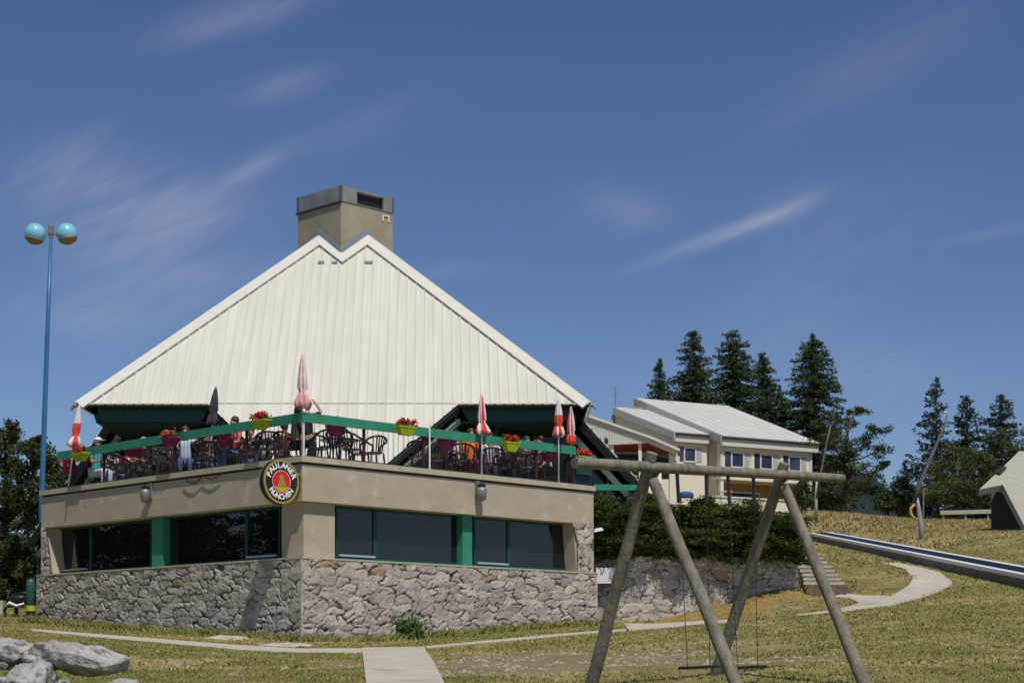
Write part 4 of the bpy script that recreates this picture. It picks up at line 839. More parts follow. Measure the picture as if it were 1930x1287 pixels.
# retaining wall with junipers, steps
wa, wb = P(1118, 1048, 45.2), P(1503, 1052, 46.4); wa.z = 0; wb.z = 0; wd = (wb - wa); WL_ = wd.length; wd.normalize(); wnn = Vector((wd.y, -wd.x, 0)); ZW = (HZ - 1049) / F * 45.8
RW = thing('retaining_wall', 'rubble retaining wall right of the restaurant below the juniper hedge', 'wall', wa)
stone_face('wall_face', wa, wd, wnn, 0, WL_, lambda s: gz1(*(wa + wd * s).xy) - .12, ZW, RW, 51, res=.032, cw=.42, chh=.17, left=False, jw=.06)
mb = MB(); mb.prism([wa + Vector((0, 0, .5)), wb + Vector((0, 0, .5)), wb - wnn * .45 + Vector((0, 0, .5)), wa - wnn * .45 + Vector((0, 0, .5))], (0, 0, ZW - .5)); mb.build('wall_core', M['step'], RW)
def juniper(label, px0, px1, Y, seed, ztop, n=15000):
    rng = np.random.RandomState(seed); X0, X1 = (px0 - CX) / F * Y, (px1 - CX) / F * Y; t = thing('juniper_bush', label, 'shrub', ((X0 + X1) / 2, Y, ZW - .1), 'junipers on the retaining wall')
    C, D, S = [], [], []; nb = int(120 * (X1 - X0)); mb = MB()
    for b in range(nb):
        x = rng.uniform(X0, X1); lvl = rng.uniform(-.05, 1); y = Y + rng.uniform(-.35, 1.9) - .75 * (1 - abs(lvl - .35)); zt = ZW + .12 + lvl * (ztop - ZW) * (1 + .10 * math.sin(x * 4 + seed) + rng.uniform(-.08, .08))
        a = rng.uniform(math.pi * 1.0, math.pi * 2.0); L = rng.uniform(.4, .85); o = Vector((x - math.cos(a) * L * .5, y - math.sin(a) * L * .3, zt - .15))
        if b % 6 == 0: mb.tube([Vector((x, Y + .9, ZW - .1)), o], [.04, .02], 5)
        for i in range(int(n / nb)):
            u = rng.rand(); w = .13 * (1 - u * .6); C.append((o.x + math.cos(a) * L * u + rng.normal(0, w), o.y + math.sin(a) * L * u * .8 + rng.normal(0, w), o.z + .16 * u - .26 * u * u + rng.normal(0, w * .38)))
            D.append((math.cos(a), math.sin(a), rng.normal(.1, .3))); S.append(rng.uniform(.04, .10))
    mb.build('stem', M['bark'], t); leaf_mesh('foliage', C, D, S, M['juniper'], t, seed, .38)
juniper('spreading dark juniper touching the restaurant wall, leftmost on the retaining wall', 1112, 1225, 45.75, 31, 4.32, 48000)
juniper('juniper behind the left swing legs on the retaining wall', 1215, 1330, 46.0, 32, 4.14, 48000)
juniper('juniper seen between the swing ropes on the retaining wall', 1320, 1420, 46.25, 33, 4.12, 48000)
juniper('rightmost juniper on the retaining wall next to the steps', 1408, 1508, 46.5, 34, 3.92, 48000)
for i,(px,py) in enumerate([(1321, 949), (1334, 952)]):
    c = P(px, py, 47.2); l = thing('globe_lamp', ('left' if i == 0 else 'right') + ' one of two small white globe lamps poking out of the junipers', 'lamp', c, 'white globe lamps in the hedge')
    mb = MB(); mb.lathe([(.02, -.1), (.08, -.07), (.105, 0), (.08, .07), (.02, .1)], c, 12); mb.build('globe', M['white'], l, smooth=True); mb = MB(); mb.tube([c + Vector((0, 0, -1.2)), c + Vector((0, 0, -.08))], .02, 6); mb.build('stalk', M['grey'], l)
# steps
M['dirt_shade'] = mat('step_tread_shade', (.12, .10, .07), .95, (.20, .18, .12), 5); M['steplt'] = mat('step_riser', (.58, .52, .42), .95, (.40, .36, .28), 4, .3, 20)  # dark earth treads also paint in the shadow lines between the light risers
ST = thing('garden_steps', 'flight of rough stone garden steps climbing right of the retaining wall', 'steps', G(1580, 1116))
NS = 10
for i in range(NS):
    u = i / (NS - 1); Y = 46.0 + 5.0 * u; xl = (1545 - 47 * u - CX) / F * Y; xr = (1607 - 60 * u - CX) / F * Y; zt = (HZ - (1107 - 70 * u)) / F * Y
    if i < 9: xl -= .35 * (1 - u)
    mb = MB(); j = [.02 * math.sin(i * 5 + k) for k in range(6)]
    mb.prism([(xl + j[0], Y + j[1], zt - .5), (xr + j[2], Y + .08 + j[3], zt - .5), (xr + j[2], Y + .7, zt - .5), (xl, Y + .7, zt - .5)], (0, 0, .44)); st_ = mb.build('step', M['wood_dk'] if i < 2 else M['steplt'], ST)
    mb = MB(); mb.prism([(xl + .03, Y + .04 + j[1], zt - .06), (xr - .03, Y + .12 + j[3], zt - .06), (xr - .03, Y + .66, zt - .06), (xl + .03, Y + .66, zt - .06)], (0, 0, .04)); mb.build('tread', M['dirt_shade'], st_)  # set back so its dark front edge stands for the shadow line
# sign box on retaining wall
c0 = P(1123, 1070, 45.0); c1 = P(1160, 1104, 45.0)
sb = thing('wall_box', 'white box with a dark lower edge mounted on the stone wall', 'box', P(1140, 1090, 44.4))
mb = MB(); mb.prism([(c0.x, 44.88, c1.z + .06), (c1.x, 44.88, c1.z + .06), (c1.x, 45.2, c1.z + .06), (c0.x, 45.2, c1.z + .06)], (0, 0, c0.z - c1.z - .06)); mb.build('panel', M['white'], sb)
mb = MB(); mb.prism([(c0.x, 44.9, c1.z), (c1.x, 44.9, c1.z), (c1.x, 45.2, c1.z), (c0.x, 45.2, c1.z)], (0, 0, .055)); mb.build('lower_trim', M['darkcl'], sb)
fl = thing('floodlight', 'small white floodlight at the right end of the restaurant wall', 'lamp', P(1125, 998, 44.3))
mb = MB(); c = P(1128, 998, 44.3); mb.box(c, (.24, .16, .08), Matrix.Rotation(R(-12), 3, 'Y'), taper=.7); mb.build('head', M['white'], fl); mb = MB(); mb.bar(c + Vector((-.05, .1, 0)), P(1117, 1000, 44.6), .04, .04); mb.build('arm', M['grey'], fl)
# green beam reaching right from the terrace
mb = MB(); a, b = P(1118, 918, 45.6), P(1212, 919, 46.6); mb.bar(a, b, .08, .15); gb = mb.build('green_beam', M['green']); tag(gb, 'green wooden beam reaching right from the terrace corner above the hedge', 'beam')

# ------------------------------------------------------------------ conveyor track
T_ = thing('conveyor_track', 'long ski conveyor with white edges and dark belt crossing the meadow', 'conveyor', (*trk(60)[:1], 60, trk(60)[1]))
def tr(Y, off, dz): X, z = trk(Y); return Vector((X + off, Y, z + dz))
Y0, Y1 = 30, 86; NN_ = 50; 
def trprism(name, o0, o1, z0, z1, m, y0=Y0, y1=Y1):
    mb = MB(); vs = []; n = NN_
    for i in range(n + 1):
        Y = y0 + (y1 - y0) * i / n
        for o, z in ((o0, z0), (o1, z0), (o1, z1), (o0, z1)): vs.append(tr(Y, o, z))
    fs = [(3, 2, 1, 0), tuple(n * 4 + k for k in range(4))] + [(i * 4 + k, i * 4 + (k + 1) % 4, (i + 1) * 4 + (k + 1) % 4, (i + 1) * 4 + k) for i in range(n) for k in range(4)]
    mb.add(vs, fs); return mb.build(name, m, T_)
trprism('base', .03, 1.17, -.90, -.045, M['belt_side']); trprism('edge_strip', 0, .24, -.10, .0, M['white']); trprism('edge_strip', .98, 1.22, -.10, .002, M['white'])
trprism('belt', .25, .97, -.044, -.018, M['belt'])
mb = MB()
for i in range(170):
    Y = Y0 + .4 + i * .325; mb.bar(tr(Y, .26, -.012), tr(Y, .96, -.012), .06, .010)
mb.build('belt_cleat', M['belt'], T_)
# ------------------------------------------------------------------ swing
a, b = P(1083, 872, 18.3), P(1588, 901.5, 20.85)
SW = thing('log_swing', 'weathered log swing frame with two leaning A legs and a long beam', 'swing frame', P(1330, 1290, 19.5))
def log(p, q, r0, r1, name, seed, cracks=True):
    mb = MB(); p = Vector(p); q = Vector(q); n = 26; pts = []; rr = []
    for i in range(n + 1):
        u = i / n; w = Vector((noise.noise(Vector((u * 3, seed, 0))), noise.noise(Vector((u * 3, seed, 5))), 0)) * .018; pts.append(p.lerp(q, u) + w); rr.append((r0 + (r1 - r0) * u) * (1 + .05 * noise.noise(Vector((u * 9, seed, 9)))))
    mb.tube(pts, rr, 16); return mb.build(name, M['wood'], SW, smooth=False)
for o in [log(a, b, .060, .052, 'beam', 1)]: pass
def bm_at(px):   # point of the beam at a picture column
    k = (px - CX) / F; u = (k * a.y - a.x) / ((b.x - a.x) - k * (b.y - a.y)); return a.lerp(b, u)
bd = (b - a).normalized(); bn = Vector((bd.y, -bd.x, 0)).normalized()     # towards the viewer and right
for i, (ax, l0, l1, r1, r0) in enumerate([(1225, (1229, 853), (1112, 1300), (1392, 1300), (1231, 905)), (1480, (1479, 873), (1340, 1300), (1634, 1300), (1478, 917))]):
    c = bm_at(ax)
    top = ray_plane(l0[0], l0[1], c, bd); ft = ray_plane(l1[0], l1[1], c, bd)
    top2 = ray_plane(r0[0], r0[1], c, bd); ft2 = ray_plane(r1[0], r1[1], c, bd)
    # keep the feet near each other in depth by leaning in the frame's own plane, shifted to touch side by side
    def fix(p): return p
    d1 = (ft - top).normalized(); d2 = (ft2 - top2).normalized()
    log(top, ft + d1 * .35, .062, .078, 'leg', 10 + i); log(top2, ft2 + d2 * .35, .058, .075, 'leg', 20 + i)
    print('swing feet', ft, ft2, gz1(ft.x, ft.y), gz1(ft2.x, ft2.y))
for i, ax in enumerate((1225, 1480)):
    q = bm_at(ax) - bd * .0; mb = MB(); mb.tube([q + Vector((.0, -.11, -.06)), q + Vector((0, .09, -.06))], .016, 8); mb.build('bolt', M['dark'], SW)
def swing(label, pa, pb, sa, sb_, sz):
    t = thing('swing', label, 'swing', P((sa + sb_) / 2, 1257, 19.7), 'two swings hanging from the log frame')
    A, B = bm_at(pa), bm_at(pb); zs = sz; SA = Vector((A.x, A.y, zs)); SB = Vector((B.x, B.y, zs + .0))
    k = 1.0; SA = P(sa, 1258, A.y); SB = P(sb_, 1255.5, B.y)
    for p, q in ((A, SA), (B, SB)):
        mb = MB(); mid = p.lerp(q, .17); mb.tube([p + Vector((0, 0, -.05)), mid], .022, 6); mb.build('hanger', M['dark'], t)
        mb = MB(); mb.tube([mid, q], .0045, 5); mb.build('chain', M['dark'], t)
    d = (SB - SA).normalized(); mb = MB(); mb.bar(SA - d * .05, SB + d * .05, .18, .028); mb.build('seat', M['black'], t)
swing('left swing with a black plank seat on thin chains', 1276, 1331, 1296, 1338, 0); swing('right swing with a black plank seat on thin chains', 1372, 1420, 1390, 1428, 0)
# ------------------------------------------------------------------ foreground boulders
def boulder(label, x0, y0, x1, y1, Y, seed, rough=.12, tilt=0, thick=.5, sq=3.0, cut=.90):
    c = P((x0 + x1) / 2, (y0 + y1) / 2, Y); rx = (x1 - x0) / 2 / F * Y; rz = (y1 - y0) / 2 / F * Y; bm = bmesh.new(); bmesh.ops.create_icosphere(bm, subdivisions=6, radius=1)
    rg = random.Random(seed * 13); PL = []
    for q in range(60):
        nn_ = Vector((rg.gauss(0, 1), rg.gauss(0, 1), rg.gauss(0, 1))).normalized(); PL.append((nn_, rg.uniform(cut, cut + .14)))
    for v in bm.verts:
        p = v.co.copy(); n = (abs(p.x) ** sq + abs(p.y) ** sq + abs(p.z) ** sq) ** (-1 / sq); p = p * n
        for nn_, cc in PL:
            dq = p.dot(nn_) - cc
            if dq > 0: p = p - nn_ * dq
        w = Vector((p.x * rx, p.y * thick, p.z * rz)); s = Vector((seed * 7.1, 0, 0))
        dsp = noise.noise(w * 2.4 + s) * rough * 1.0 - abs(noise.noise(w * 5 + s)) * rough * .8 + noise.noise(w * 9 + s) * rough * .4 + noise.noise(w * 16 + s) * rough * .22 + noise.noise(w * 45 + s) * rough * .07
        cr = abs(noise.noise(w * 3.1 + s * 2)); dsp -= max(0, .06 - cr) * 1.4 * rough * 5 * .6
        w += p.normalized() * dsp * min(1, rz / .12); v.co = w
    me = bpy.data.meshes.new('boulder'); bm.to_mesh(me); bm.free(); me.materials.append(M['rock']); me.polygons.foreach_set('use_smooth', [True] * len(me.polygons))
    o = bpy.data.objects.new('boulder', me); COL.objects.link(o); o.location = c; o.rotation_euler = (0, R(tilt), 0); tag(o, label, 'rock', 'boulders of the dry stone wall'); return o
M['rock'] = mat('lichen_rock', (.24, .23, .21), .95, (.46, .45, .42), 4.0, 1.0, 14, contrast=(.3, .62), stain=((.13, .12, .12), 5.5, .56, .68), detail=9)
boulder('big rounded boulder at the left edge, highest of the wall', -90, 1200, 100, 1256, 17.4, 1, .06, 4, .5, 4, cut=.96)
boulder('brownish boulder wedged behind the long flat slab', 48, 1222, 112, 1262, 17.15, 2, .06, 10)
boulder('long flat slab with a blunt right end lying on top', 62, 1213, 241, 1268, 17.0, 3, .045, 8.5, .4, 5.5, cut=1.02)
boulder('pale boulder under the slab at the bottom edge', 14, 1249, 108, 1335, 16.6, 4, .06, 0, .5, 3, cut=.93)
boulder('small cobble at the far left under the big boulder', -12, 1247, 14, 1262, 16.8, 5, .03, 0, .12)
boulder('small round stone at the bottom between two boulders', 104, 1274, 134, 1310, 16.5, 6, .03, 0, .15)
boulder('tiny reddish stone tucked under the slab', 88, 1250, 101, 1262, 16.7, 7, .02, 0, .08)
boulder('flat slab just showing at the bottom edge', 178, 1281, 282, 1330, 16.6, 8, .05, 2, .3, 4)
boulder('big boulder filling the lower left corner', -90, 1262, 18, 1340, 16.5, 9, .08, 0)
for i, (x0, x1, y, lb) in enumerate([(205, 275, 1186.5, 'flat pale rock slab at the foot of the left wall'), (330, 400, 1191, 'low pale rock slab left of the sign shadow'), (385, 470, 1203, 'longer pale rock slab below the sign shadow'), (480, 590, 1217, 'wide pale rock slab in front of the building corner')]):
    g = G((x0 + x1) / 2, y); w = (x1 - x0) / F * g.y; bm = bmesh.new(); bmesh.ops.create_icosphere(bm, subdivisions=4, radius=1)
    for v in bm.verts: v.co = Vector((v.co.x * w / 2 * (1 + .2 * noise.noise(v.co * 2 + Vector((i, 0, 0)))), v.co.y * .75 + .12 * noise.noise(v.co * 3), v.co.z * .05 + .03 * noise.noise(v.co * 4 + Vector((i, 9, 0))) + v.co.y * .03))
    me = bpy.data.meshes.new('rock_slab'); bm.to_mesh(me); bm.free(); me.materials.append(M['path']); o = bpy.data.objects.new('rock_slab', me); COL.objects.link(o); o.location = g; tag(o, lb, 'rock', 'pale slabs at the building foot')
# rough scattered ground stones in the worn patch: uncountable
rng = np.random.RandomState(5)
def pip(x, y, poly):
    r = False; j = len(poly) - 1
    for i in range(len(poly)):
        if (poly[i][1] > y) != (poly[j][1] > y) and x < (poly[j][0] - poly[i][0]) * (y - poly[i][1]) / (poly[j][1] - poly[i][1] + 1e-12) + poly[i][0]: r = not r
        j = i
    return r
BLD = [tuple(Wp('L', -.15, 0, .15).xy), tuple(Wp('R', LEN['R'] + .1, 0, .15).xy), tuple(Wp('R', LEN['R'] + .1, 0, -9).xy), tuple(Wp('L', LEN['L'] + .1, 0, -9).xy), tuple(Wp('L', LEN['L'] + .1, 0, .15).xy)]
def free(x, y):
    if -.2 < x < 5.0 and 18.5 < y < 23.2 and rng.rand() < .8: return False
    for p in PATHS + [BLD]:
        if pip(x, y, p): return False
    X, _ = trk(y)
    return not (X - .05 < x < X + 1.3)
def scatter(n, f):
    out = []
    while len(out) < n:
        u = rng.rand(); Y = 19.5 + 80 * u ** 2.1; X = rng.uniform(-.30, .30) * Y
        if f(X, Y) and free(X, Y): out.append((X, Y))
    out = np.array(out); return out, gz_np(out[:, 0], out[:, 1])
def near_patch(X, Y): 
    d = math.hypot(X - .9, (Y - 26.5)) + 5 * noise.noise(Vector((X * .5, Y * .5, 3))); return d
P_, Z_ = scatter(1100, lambda X, Y: near_patch(X, Y) < 5.5 and Y < 36)
V = []; Fq = []
for i in range(len(P_)):
    s = rng.uniform(.015, .055) * (1.4 if rng.rand() < .1 else 1); c = (P_[i, 0], P_[i, 1], Z_[i]); o = len(V); a0 = rng.uniform(0, 6.3)
    for k in range(5): V.append((c[0] + math.cos(a0 + k * 1.257) * s * rng.uniform(.8, 1.2), c[1] + math.sin(a0 + k * 1.257) * s, c[2] - .01))
    V.append((c[0], c[1], c[2] + s * rng.uniform(.3, .6)))
    Fq += [(o + k, o + (k + 1) % 5, o + 5) for k in range(5)]
mb = MB(); mb.add(V, Fq); tag(mb.build('gravel', M['dirtstone'], recalc=False), 'scattered pebbles in the worn patch of ground', 'gravel', kind='stuff')
# grass blades
def grass(name, n, f, hmin, hmax, m, label, per=5, spread=.07):
    Pp, Zz = scatter(n, f); N = len(Pp) * per; X = np.repeat(Pp[:, 0], per) + rng.normal(0, spread, N); Y = np.repeat(Pp[:, 1], per) + rng.normal(0, spread, N); Z = np.repeat(Zz, per) - .01
    h = rng.uniform(hmin, hmax, N) * (1 + .012 * np.clip(Y - 30, 0, 60)); w = .006 + .00035 * Y; lx = rng.normal(0, .9, N) * h; ly = rng.normal(.4, .8, N) * h
    V = np.stack([np.c_[X - w, Y, Z], np.c_[X + w, Y, Z], np.c_[X + lx, Y + ly, Z + h]], 1).reshape(-1, 3)
    me = bpy.data.meshes.new(name); me.vertices.add(3 * N); me.vertices.foreach_set('co', V.ravel()); me.loops.add(3 * N); me.loops.foreach_set('vertex_index', np.arange(3 * N)); me.polygons.add(N); me.polygons.foreach_set('loop_start', np.arange(0, 3 * N, 3)); me.polygons.foreach_set('loop_total', np.full(N, 3)); me.update(calc_edges=True); me.materials.append(m)
    tag(link(name, me), label, 'grass', kind='stuff')
M['gr1'] = foliage('grass_green', (.12, .135, .03), (.185, .185, .05), (.275, .24, .085), .9)
M['gr2'] = foliage('grass_dry', (.22, .175, .06), (.32, .255, .10), (.41, .34, .15), .9)
def dens(X, Y): return noise.noise(Vector((X * .28, Y * .28, 0))) + .6 * noise.noise(Vector((X * .9, Y * .9, 4)))
grass('grass', 44000, lambda X, Y: dens(X, Y) > -.25 and near_patch(X, Y) > 4.0 and Y < 75, .018, .050, M['gr1'], 'short green meadow grass')
grass('dry_grass', 15000, lambda X, Y: dens(X, Y) < .02 and near_patch(X, Y) > 4.2 and Y < 90, .018, .050, M['gr2'], 'short straw coloured grass in dry patches')
def crest(X, Y): return rng.rand() < (Y - 62) / 26 and X > 12 and trk(Y)[0] + 1.6 < X
grass('tall_dry_grass', 9000, crest, .07, .16, M['gr2'], 'tall dry grass along the top of the meadow', 6, .25)
grass('wall_foot_grass', 1800, lambda X, Y: 37.5 < Y < 47.5 and (min((Vector((X, Y, 0)) - Wp('L', 0, 0, .2)).dot(NL), 9) < .35 if X < -4.5 else ((Vector((X, Y, 0)) - Wp('R', 0, 0, .2)).dot(NR) < .35)) and X < 2.2 and X > -12.5, .06, .20, M['gr1'], 'taller grass growing against the stone base', 5, .06)
# weeds at the wall foot
g = G(773, 1203); g = Wp('R', s_of('R', 773, .35), 0, .35); g.z = gz1(g.x, g.y)
t = thing('weed_plant', 'bushy green weed growing at the foot of the right stone wall', 'plant', g); C = rng.normal(0, 1, (900, 3)) * np.array([.16, .14, .13]) + np.array([g.x, g.y, g.z + .22]); leaf_mesh('leaves', C, rng.normal(0, 1, (900, 3)) + np.array([0, 0, 1]), rng.uniform(.05, .12, 900), M['leafg'], t, 3)
mb = MB(); [mb.tube([g + Vector((x * .3, 0, 0)), g + Vector((x, .02, .3))], .008, 4) for x in (-.1, 0, .1)]; mb.build('stem', M['leafg'], t)
M['lance'] = mat('lance_grey', (.16, .15, .15), .6, (.10, .095, .09), 3)
# ------------------------------------------------------------------ neighbouring house
KB_ = 112 / 95.0
U = Vector((.87, .493, 0)).normalized(); V_ = Vector((U.y, -U.x, 0)); O1 = Vector((11.1, 95, 0)) * KB_
def H(u, v, z): return O1 + (U * u + V_ * v + Vector((0, 0, z))) * KB_       # u right, v towards the viewer
HOUSE = thing('house', 'cream two storey guest house with stepped white shed roofs on the hill', 'house', H(3, 0, 10))
def hpr(name, pts, off, m, par=None): 
    mb = MB(); mb.prism([H(*p) for p in pts], (U * off[0] + V_ * off[1] + Vector((0, 0, off[2]))) * KB_); return mb.build(name, m, par or HOUSE)
z1 = 12.1; w1 = 6.2; r1 = 8.1; zr1 = 15.2
zl = 8.0
def ribbed(name, p0, p1, q1, q0, m, n, par=None):
    """sheet roof p0-p1 eave, q0-q1 ridge with raised seams, plus thickness"""
    mb = MB(); p0, p1, q1, q0 = [H(*p) for p in (p0, p1, q1, q0)]; nn = (p1 - p0).cross(q0 - p0).normalized(); nn = nn if nn.z > 0 else -nn
    mb.prism([p0, p1, q1, q0], -nn * .10)
    for i in range(n + 1): u = i / n; a_, b_ = p0.lerp(p1, u), q0.lerp(q1, u); mb.bar(a_ + nn * .004, b_ + nn * .004, .05, .018, up=nn)
    return mb.build(name, m, par or HOUSE)
ribbed('roof', (-.1, .35, z1), (w1 + .25, .35, z1), (w1 + .25, -r1, zr1), (-.1, -r1, zr1), M['broof'], 9)
hpr('fascia', [(-.08, .30, z1 - .52), (w1 + .22, .30, z1 - .52), (w1 + .22, .30, z1 - .09), (-.08, .30, z1 - .09)], (0, -.22, 0), M['trim'])
hpr('gutter', [(-.1, .40, z1 - .16), (w1 + .25, .40, z1 - .16), (w1 + .25, .40, z1 - .06), (-.1, .40, z1 - .06)], (0, -.10, 0), M['dark'])
hpr('verge_board', [(-.12, .3, z1 - .42), (-.12, .3, z1 - .02), (-.12, -r1, zr1 - .02), (-.12, -r1, zr1 - .50)], (-.06, 0, 0), M['bfascia'])
hpr('upper_wall', [(0, 0, 9.95), (w1, 0, 9.95), (w1, 0, z1 - .3), (0, 0, z1 - .3)], (0, -.3, 0), M['bwall'])
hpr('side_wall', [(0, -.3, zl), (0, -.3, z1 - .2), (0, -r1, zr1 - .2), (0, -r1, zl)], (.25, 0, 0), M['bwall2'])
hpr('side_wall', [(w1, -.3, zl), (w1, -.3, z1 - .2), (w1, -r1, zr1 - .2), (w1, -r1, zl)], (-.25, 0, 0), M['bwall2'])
hpr('lower_wall', [(.25, -1.7, zl), (w1 - .25, -1.7, zl), (w1 - .25, -1.7, 9.82), (.25, -1.7, 9.82)], (0, -.2, 0), M['ochre'])
hpr('floor_slab', [(0, .04, 9.83), (w1, .04, 9.83), (w1, -1.9, 9.83), (0, -1.9, 9.83)], (0, 0, .118), M['bwall'])
for u in (.12, w1 - .12): hpr('pillar', [(u - .1, 0, zl), (u + .1, 0, zl), (u + .1, -.2, zl), (u - .1, -.2, zl)], (0, 0, 9.82 - zl), M['white'])
hpr('terrace_edge', [(-1.6, .9, 8.15), (4.1, .9, 8.15), (4.1, .9, 8.75), (-1.6, .9, 8.75)], (0, -.15, 0), M['bwall'])
hpr('terrace_edge', [(-1.6, .96, 8.75), (4.1, .96, 8.75), (4.1, .7, 8.75), (-1.6, .7, 8.75)], (0, 0, .07), M['white'])
for i in range(4): hpr('downpipe' if i in (0, 3) else 'wall_pilaster', [((0.02, 2.02, 3.98, w1 - .16)[i], .05, 9.8), ((.14, 2.22, 4.18, w1 - .02)[i], .05, 9.8), ((.14, 2.22, 4.18, w1 - .02)[i], .05, z1 - .55), ((.02, 2.02, 3.98, w1 - .16)[i], .05, z1 - .55)], (0, -.048, 0), M['bwall'] if i in (1, 2) else M['trim'])
def hwin(u0, u1, za, zb_, v=0.0, shutters=True, cur=None):
    t0 = MB(); fw = .07
    for (a_, b_, c_, d_) in ((u0, u1, za, za + fw), (u0, u1, zb_ - fw, zb_), (u0, u0 + fw, za + fw, zb_ - fw), (u1 - fw, u1, za + fw, zb_ - fw)):
        t0.prism([H(a_, v + .06, c_), H(b_, v + .06, c_), H(b_, v + .06, d_), H(a_, v + .06, d_)], -V_ * .12)
    f_ = t0.build('window', M['white'], HOUSE)
    t0 = MB(); t0.prism([H(u0 + .03, v + .02, za + .03), H(u1 - .03, v + .02, za + .03), H(u1 - .03, v + .02, zb_ - .03), H(u0 + .03, v + .02, zb_ - .03)], -V_ * .01); t0.build('pane', M['glass_b'], f_)
    if shutters:
        for a_, b_ in ((u0 - .38, u0 - .02), (u1 + .02, u1 + .38)):
            t0 = MB(); t0.prism([H(a_, v + .03, za + .05), H(b_, v + .03, za + .05), H(b_, v + .03, zb_), H(a_, v + .03, zb_)], -V_ * .02); t0.build('side_pane', M['glass_b'] if a_ < u0 else M['curtain'], f_)
M['curtain'] = mat('pale_curtain', (.38, .40, .36), .7, (.48, .5, .46), 14, stretch=(8, 8, .5))
for u0 in (.68, 2.62, 4.55): hwin(u0, u0 + .86, 10.48, 11.32, shutters=1 if u0 < 4 else 2)
hwin(1.7, 3.9, 8.6, 9.4, v=-1.68, shutters=False); 
# second block
d2 = 1.07; w2 = 2.26; z2 = 12.28; r2 = 5.74; zr2 = 14.35
ribbed('roof', (-w2 - .1, -d2 + .3, z2), (-.08, -d2 + .3, z2), (-.08, -d2 - r2, zr2), (-w2 - .1, -d2 - r2, zr2), M['broof'], 4)
hpr('fascia', [(-w2 - .08, -d2 + .27, z2 - .5), (-.02, -d2 + .27, z2 - .5), (-.02, -d2 + .27, z2 - .09), (-w2 - .08, -d2 + .27, z2 - .09)], (0, -.2, 0), M['trim'])
hpr('gutter', [(-w2 - .1, -d2 + .37, z2 - .16), (-.02, -d2 + .37, z2 - .16), (-.02, -d2 + .37, z2 - .06), (-w2 - .1, -d2 + .37, z2 - .06)], (0, -.10, 0), M['dark'])
hpr('verge_board', [(-w2 - .12, -d2 + .3, z2 - .40), (-w2 - .12, -d2 + .3, z2 - .02), (-w2 - .12, -d2 - r2, zr2 - .02), (-w2 - .12, -d2 - r2, zr2 - .42)], (-.06, 0, 0), M['trim'])
hpr('front_wall', [(-w2, -d2, zl), (-.03, -d2, zl), (-.03, -d2, z2 - .3), (-w2, -d2, z2 - .3)], (0, -.25, 0), M['bwall'])
hpr('side_wall', [(-w2, -d2 - .25, zl), (-w2, -d2 - .25, z2 - .3), (-w2, -d2 - r2, zr2 - .3), (-w2, -d2 - r2, zl)], (.25, 0, 0), M['bwall'])
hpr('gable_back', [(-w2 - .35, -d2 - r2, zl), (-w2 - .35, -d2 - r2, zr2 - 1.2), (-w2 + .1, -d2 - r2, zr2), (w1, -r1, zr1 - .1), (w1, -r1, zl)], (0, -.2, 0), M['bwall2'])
hwin(-w2 + .62, -w2 + 1.42, 10.75, 11.55, v=-d2, shutters=2)
# third, nearer block with ribbed siding over a porch
Y3 = 104.0
def W3(px, py, dy=0): return P(px, py, Y3 + dy)
def ppr(name, pts, m, thick=.2, par=None, Y=None): mb = MB(); mb.prism([P(a_, b_, Y or Y3) for a_, b_ in pts], (0, thick, 0)); return mb.build(name, m, par or HOUSE)
ppr('siding', [(1080, 775), (1097, 780), (1150, 796), (1228, 826), (1279, 848), (1275, 857), (1222, 834.5), (1145, 838.5), (1080, 838)], M['siding'] if 'siding' in M else M['broof'], .12)
mb = MB()
for i, (pa, pb) in enumerate([((1080, 774), (1228, 825)), ((1228, 825), (1281, 848))]): mb.bar(P(*pa, Y3 - .08), P(*pb, Y3 - .08), .24, .14)
mb.build('verge_board', M['trim'], HOUSE)
mb = MB()
for i in range(28):
    x = 1092 + i * 5.2; yt = 780 + (x - 1097) * .345 + 4; yb = 838 if x < 1145 else (838.5 - (x - 1145) * .05 if x < 1222 else 834.5 + (x - 1222) * .42)
    mb.bar(P(x, yt, Y3 - .02), P(x, yb - 1, Y3 - .02), .05, .04, up=(0, 1, 0))
mb.build('siding_ribs_pattern', M['broof'], HOUSE)
# porch: reddish underside, dark recess, post, parapet
mb = MB(); mb.prism([P(1145, 838.5, Y3 + .1), P(1222, 834.5, Y3 + .1), P(1222, 852, Y3 + 4.0), P(1150, 852, Y3 + 4.0)], (0, 0, .06)); mb.prism([P(1222, 834.5, Y3 + .1), P(1275, 857, Y3 + .1), P(1270, 862, Y3 + 4.0), P(1222, 852, Y3 + 4.0)], (0, 0, .06)); mb.build('porch_ceiling', M['redsof'], HOUSE)
ppr('porch_wall', [(1150, 840), (1222, 838), (1268, 858), (1268, 905), (1150, 905)], M['brown'], .2, Y=Y3 + 4.2)
ppr('porch_window', [(1162, 853), (1204, 853), (1204, 872), (1162, 872)], M['glass_b'], .05, Y=Y3 + 4.1); ppr('porch_window', [(1216, 853), (1262, 856), (1262, 876), (1216, 876)], M['glass_b'], .05, Y=Y3 + 4.1)
ppr('pier', [(1110, 838), (1157, 838), (1157, 950), (1110, 950)], M['bwall'], .5, Y=Y3 + .15)
ppr('pillar', [(1203, 836), (1209, 836), (1211, 915), (1205, 915)], M['white'], .25, Y=Y3 + .2)
ppr('parapet', [(1157, 900), (1262, 903), (1262, 950), (1157, 950)], M['bwall'], .25, Y=Y3 + .5); ppr('parapet_rail', [(1157, 895), (1215, 895), (1215, 900), (1157, 900)], M['pinkwall'] if 'pinkwall' in M else M['pink'], .3, Y=Y3 + .45)
ppr('pier', [(1262, 853), (1281, 860), (1281, 950), (1262, 950)], M['bwall'], .6, Y=Y3 + .4)
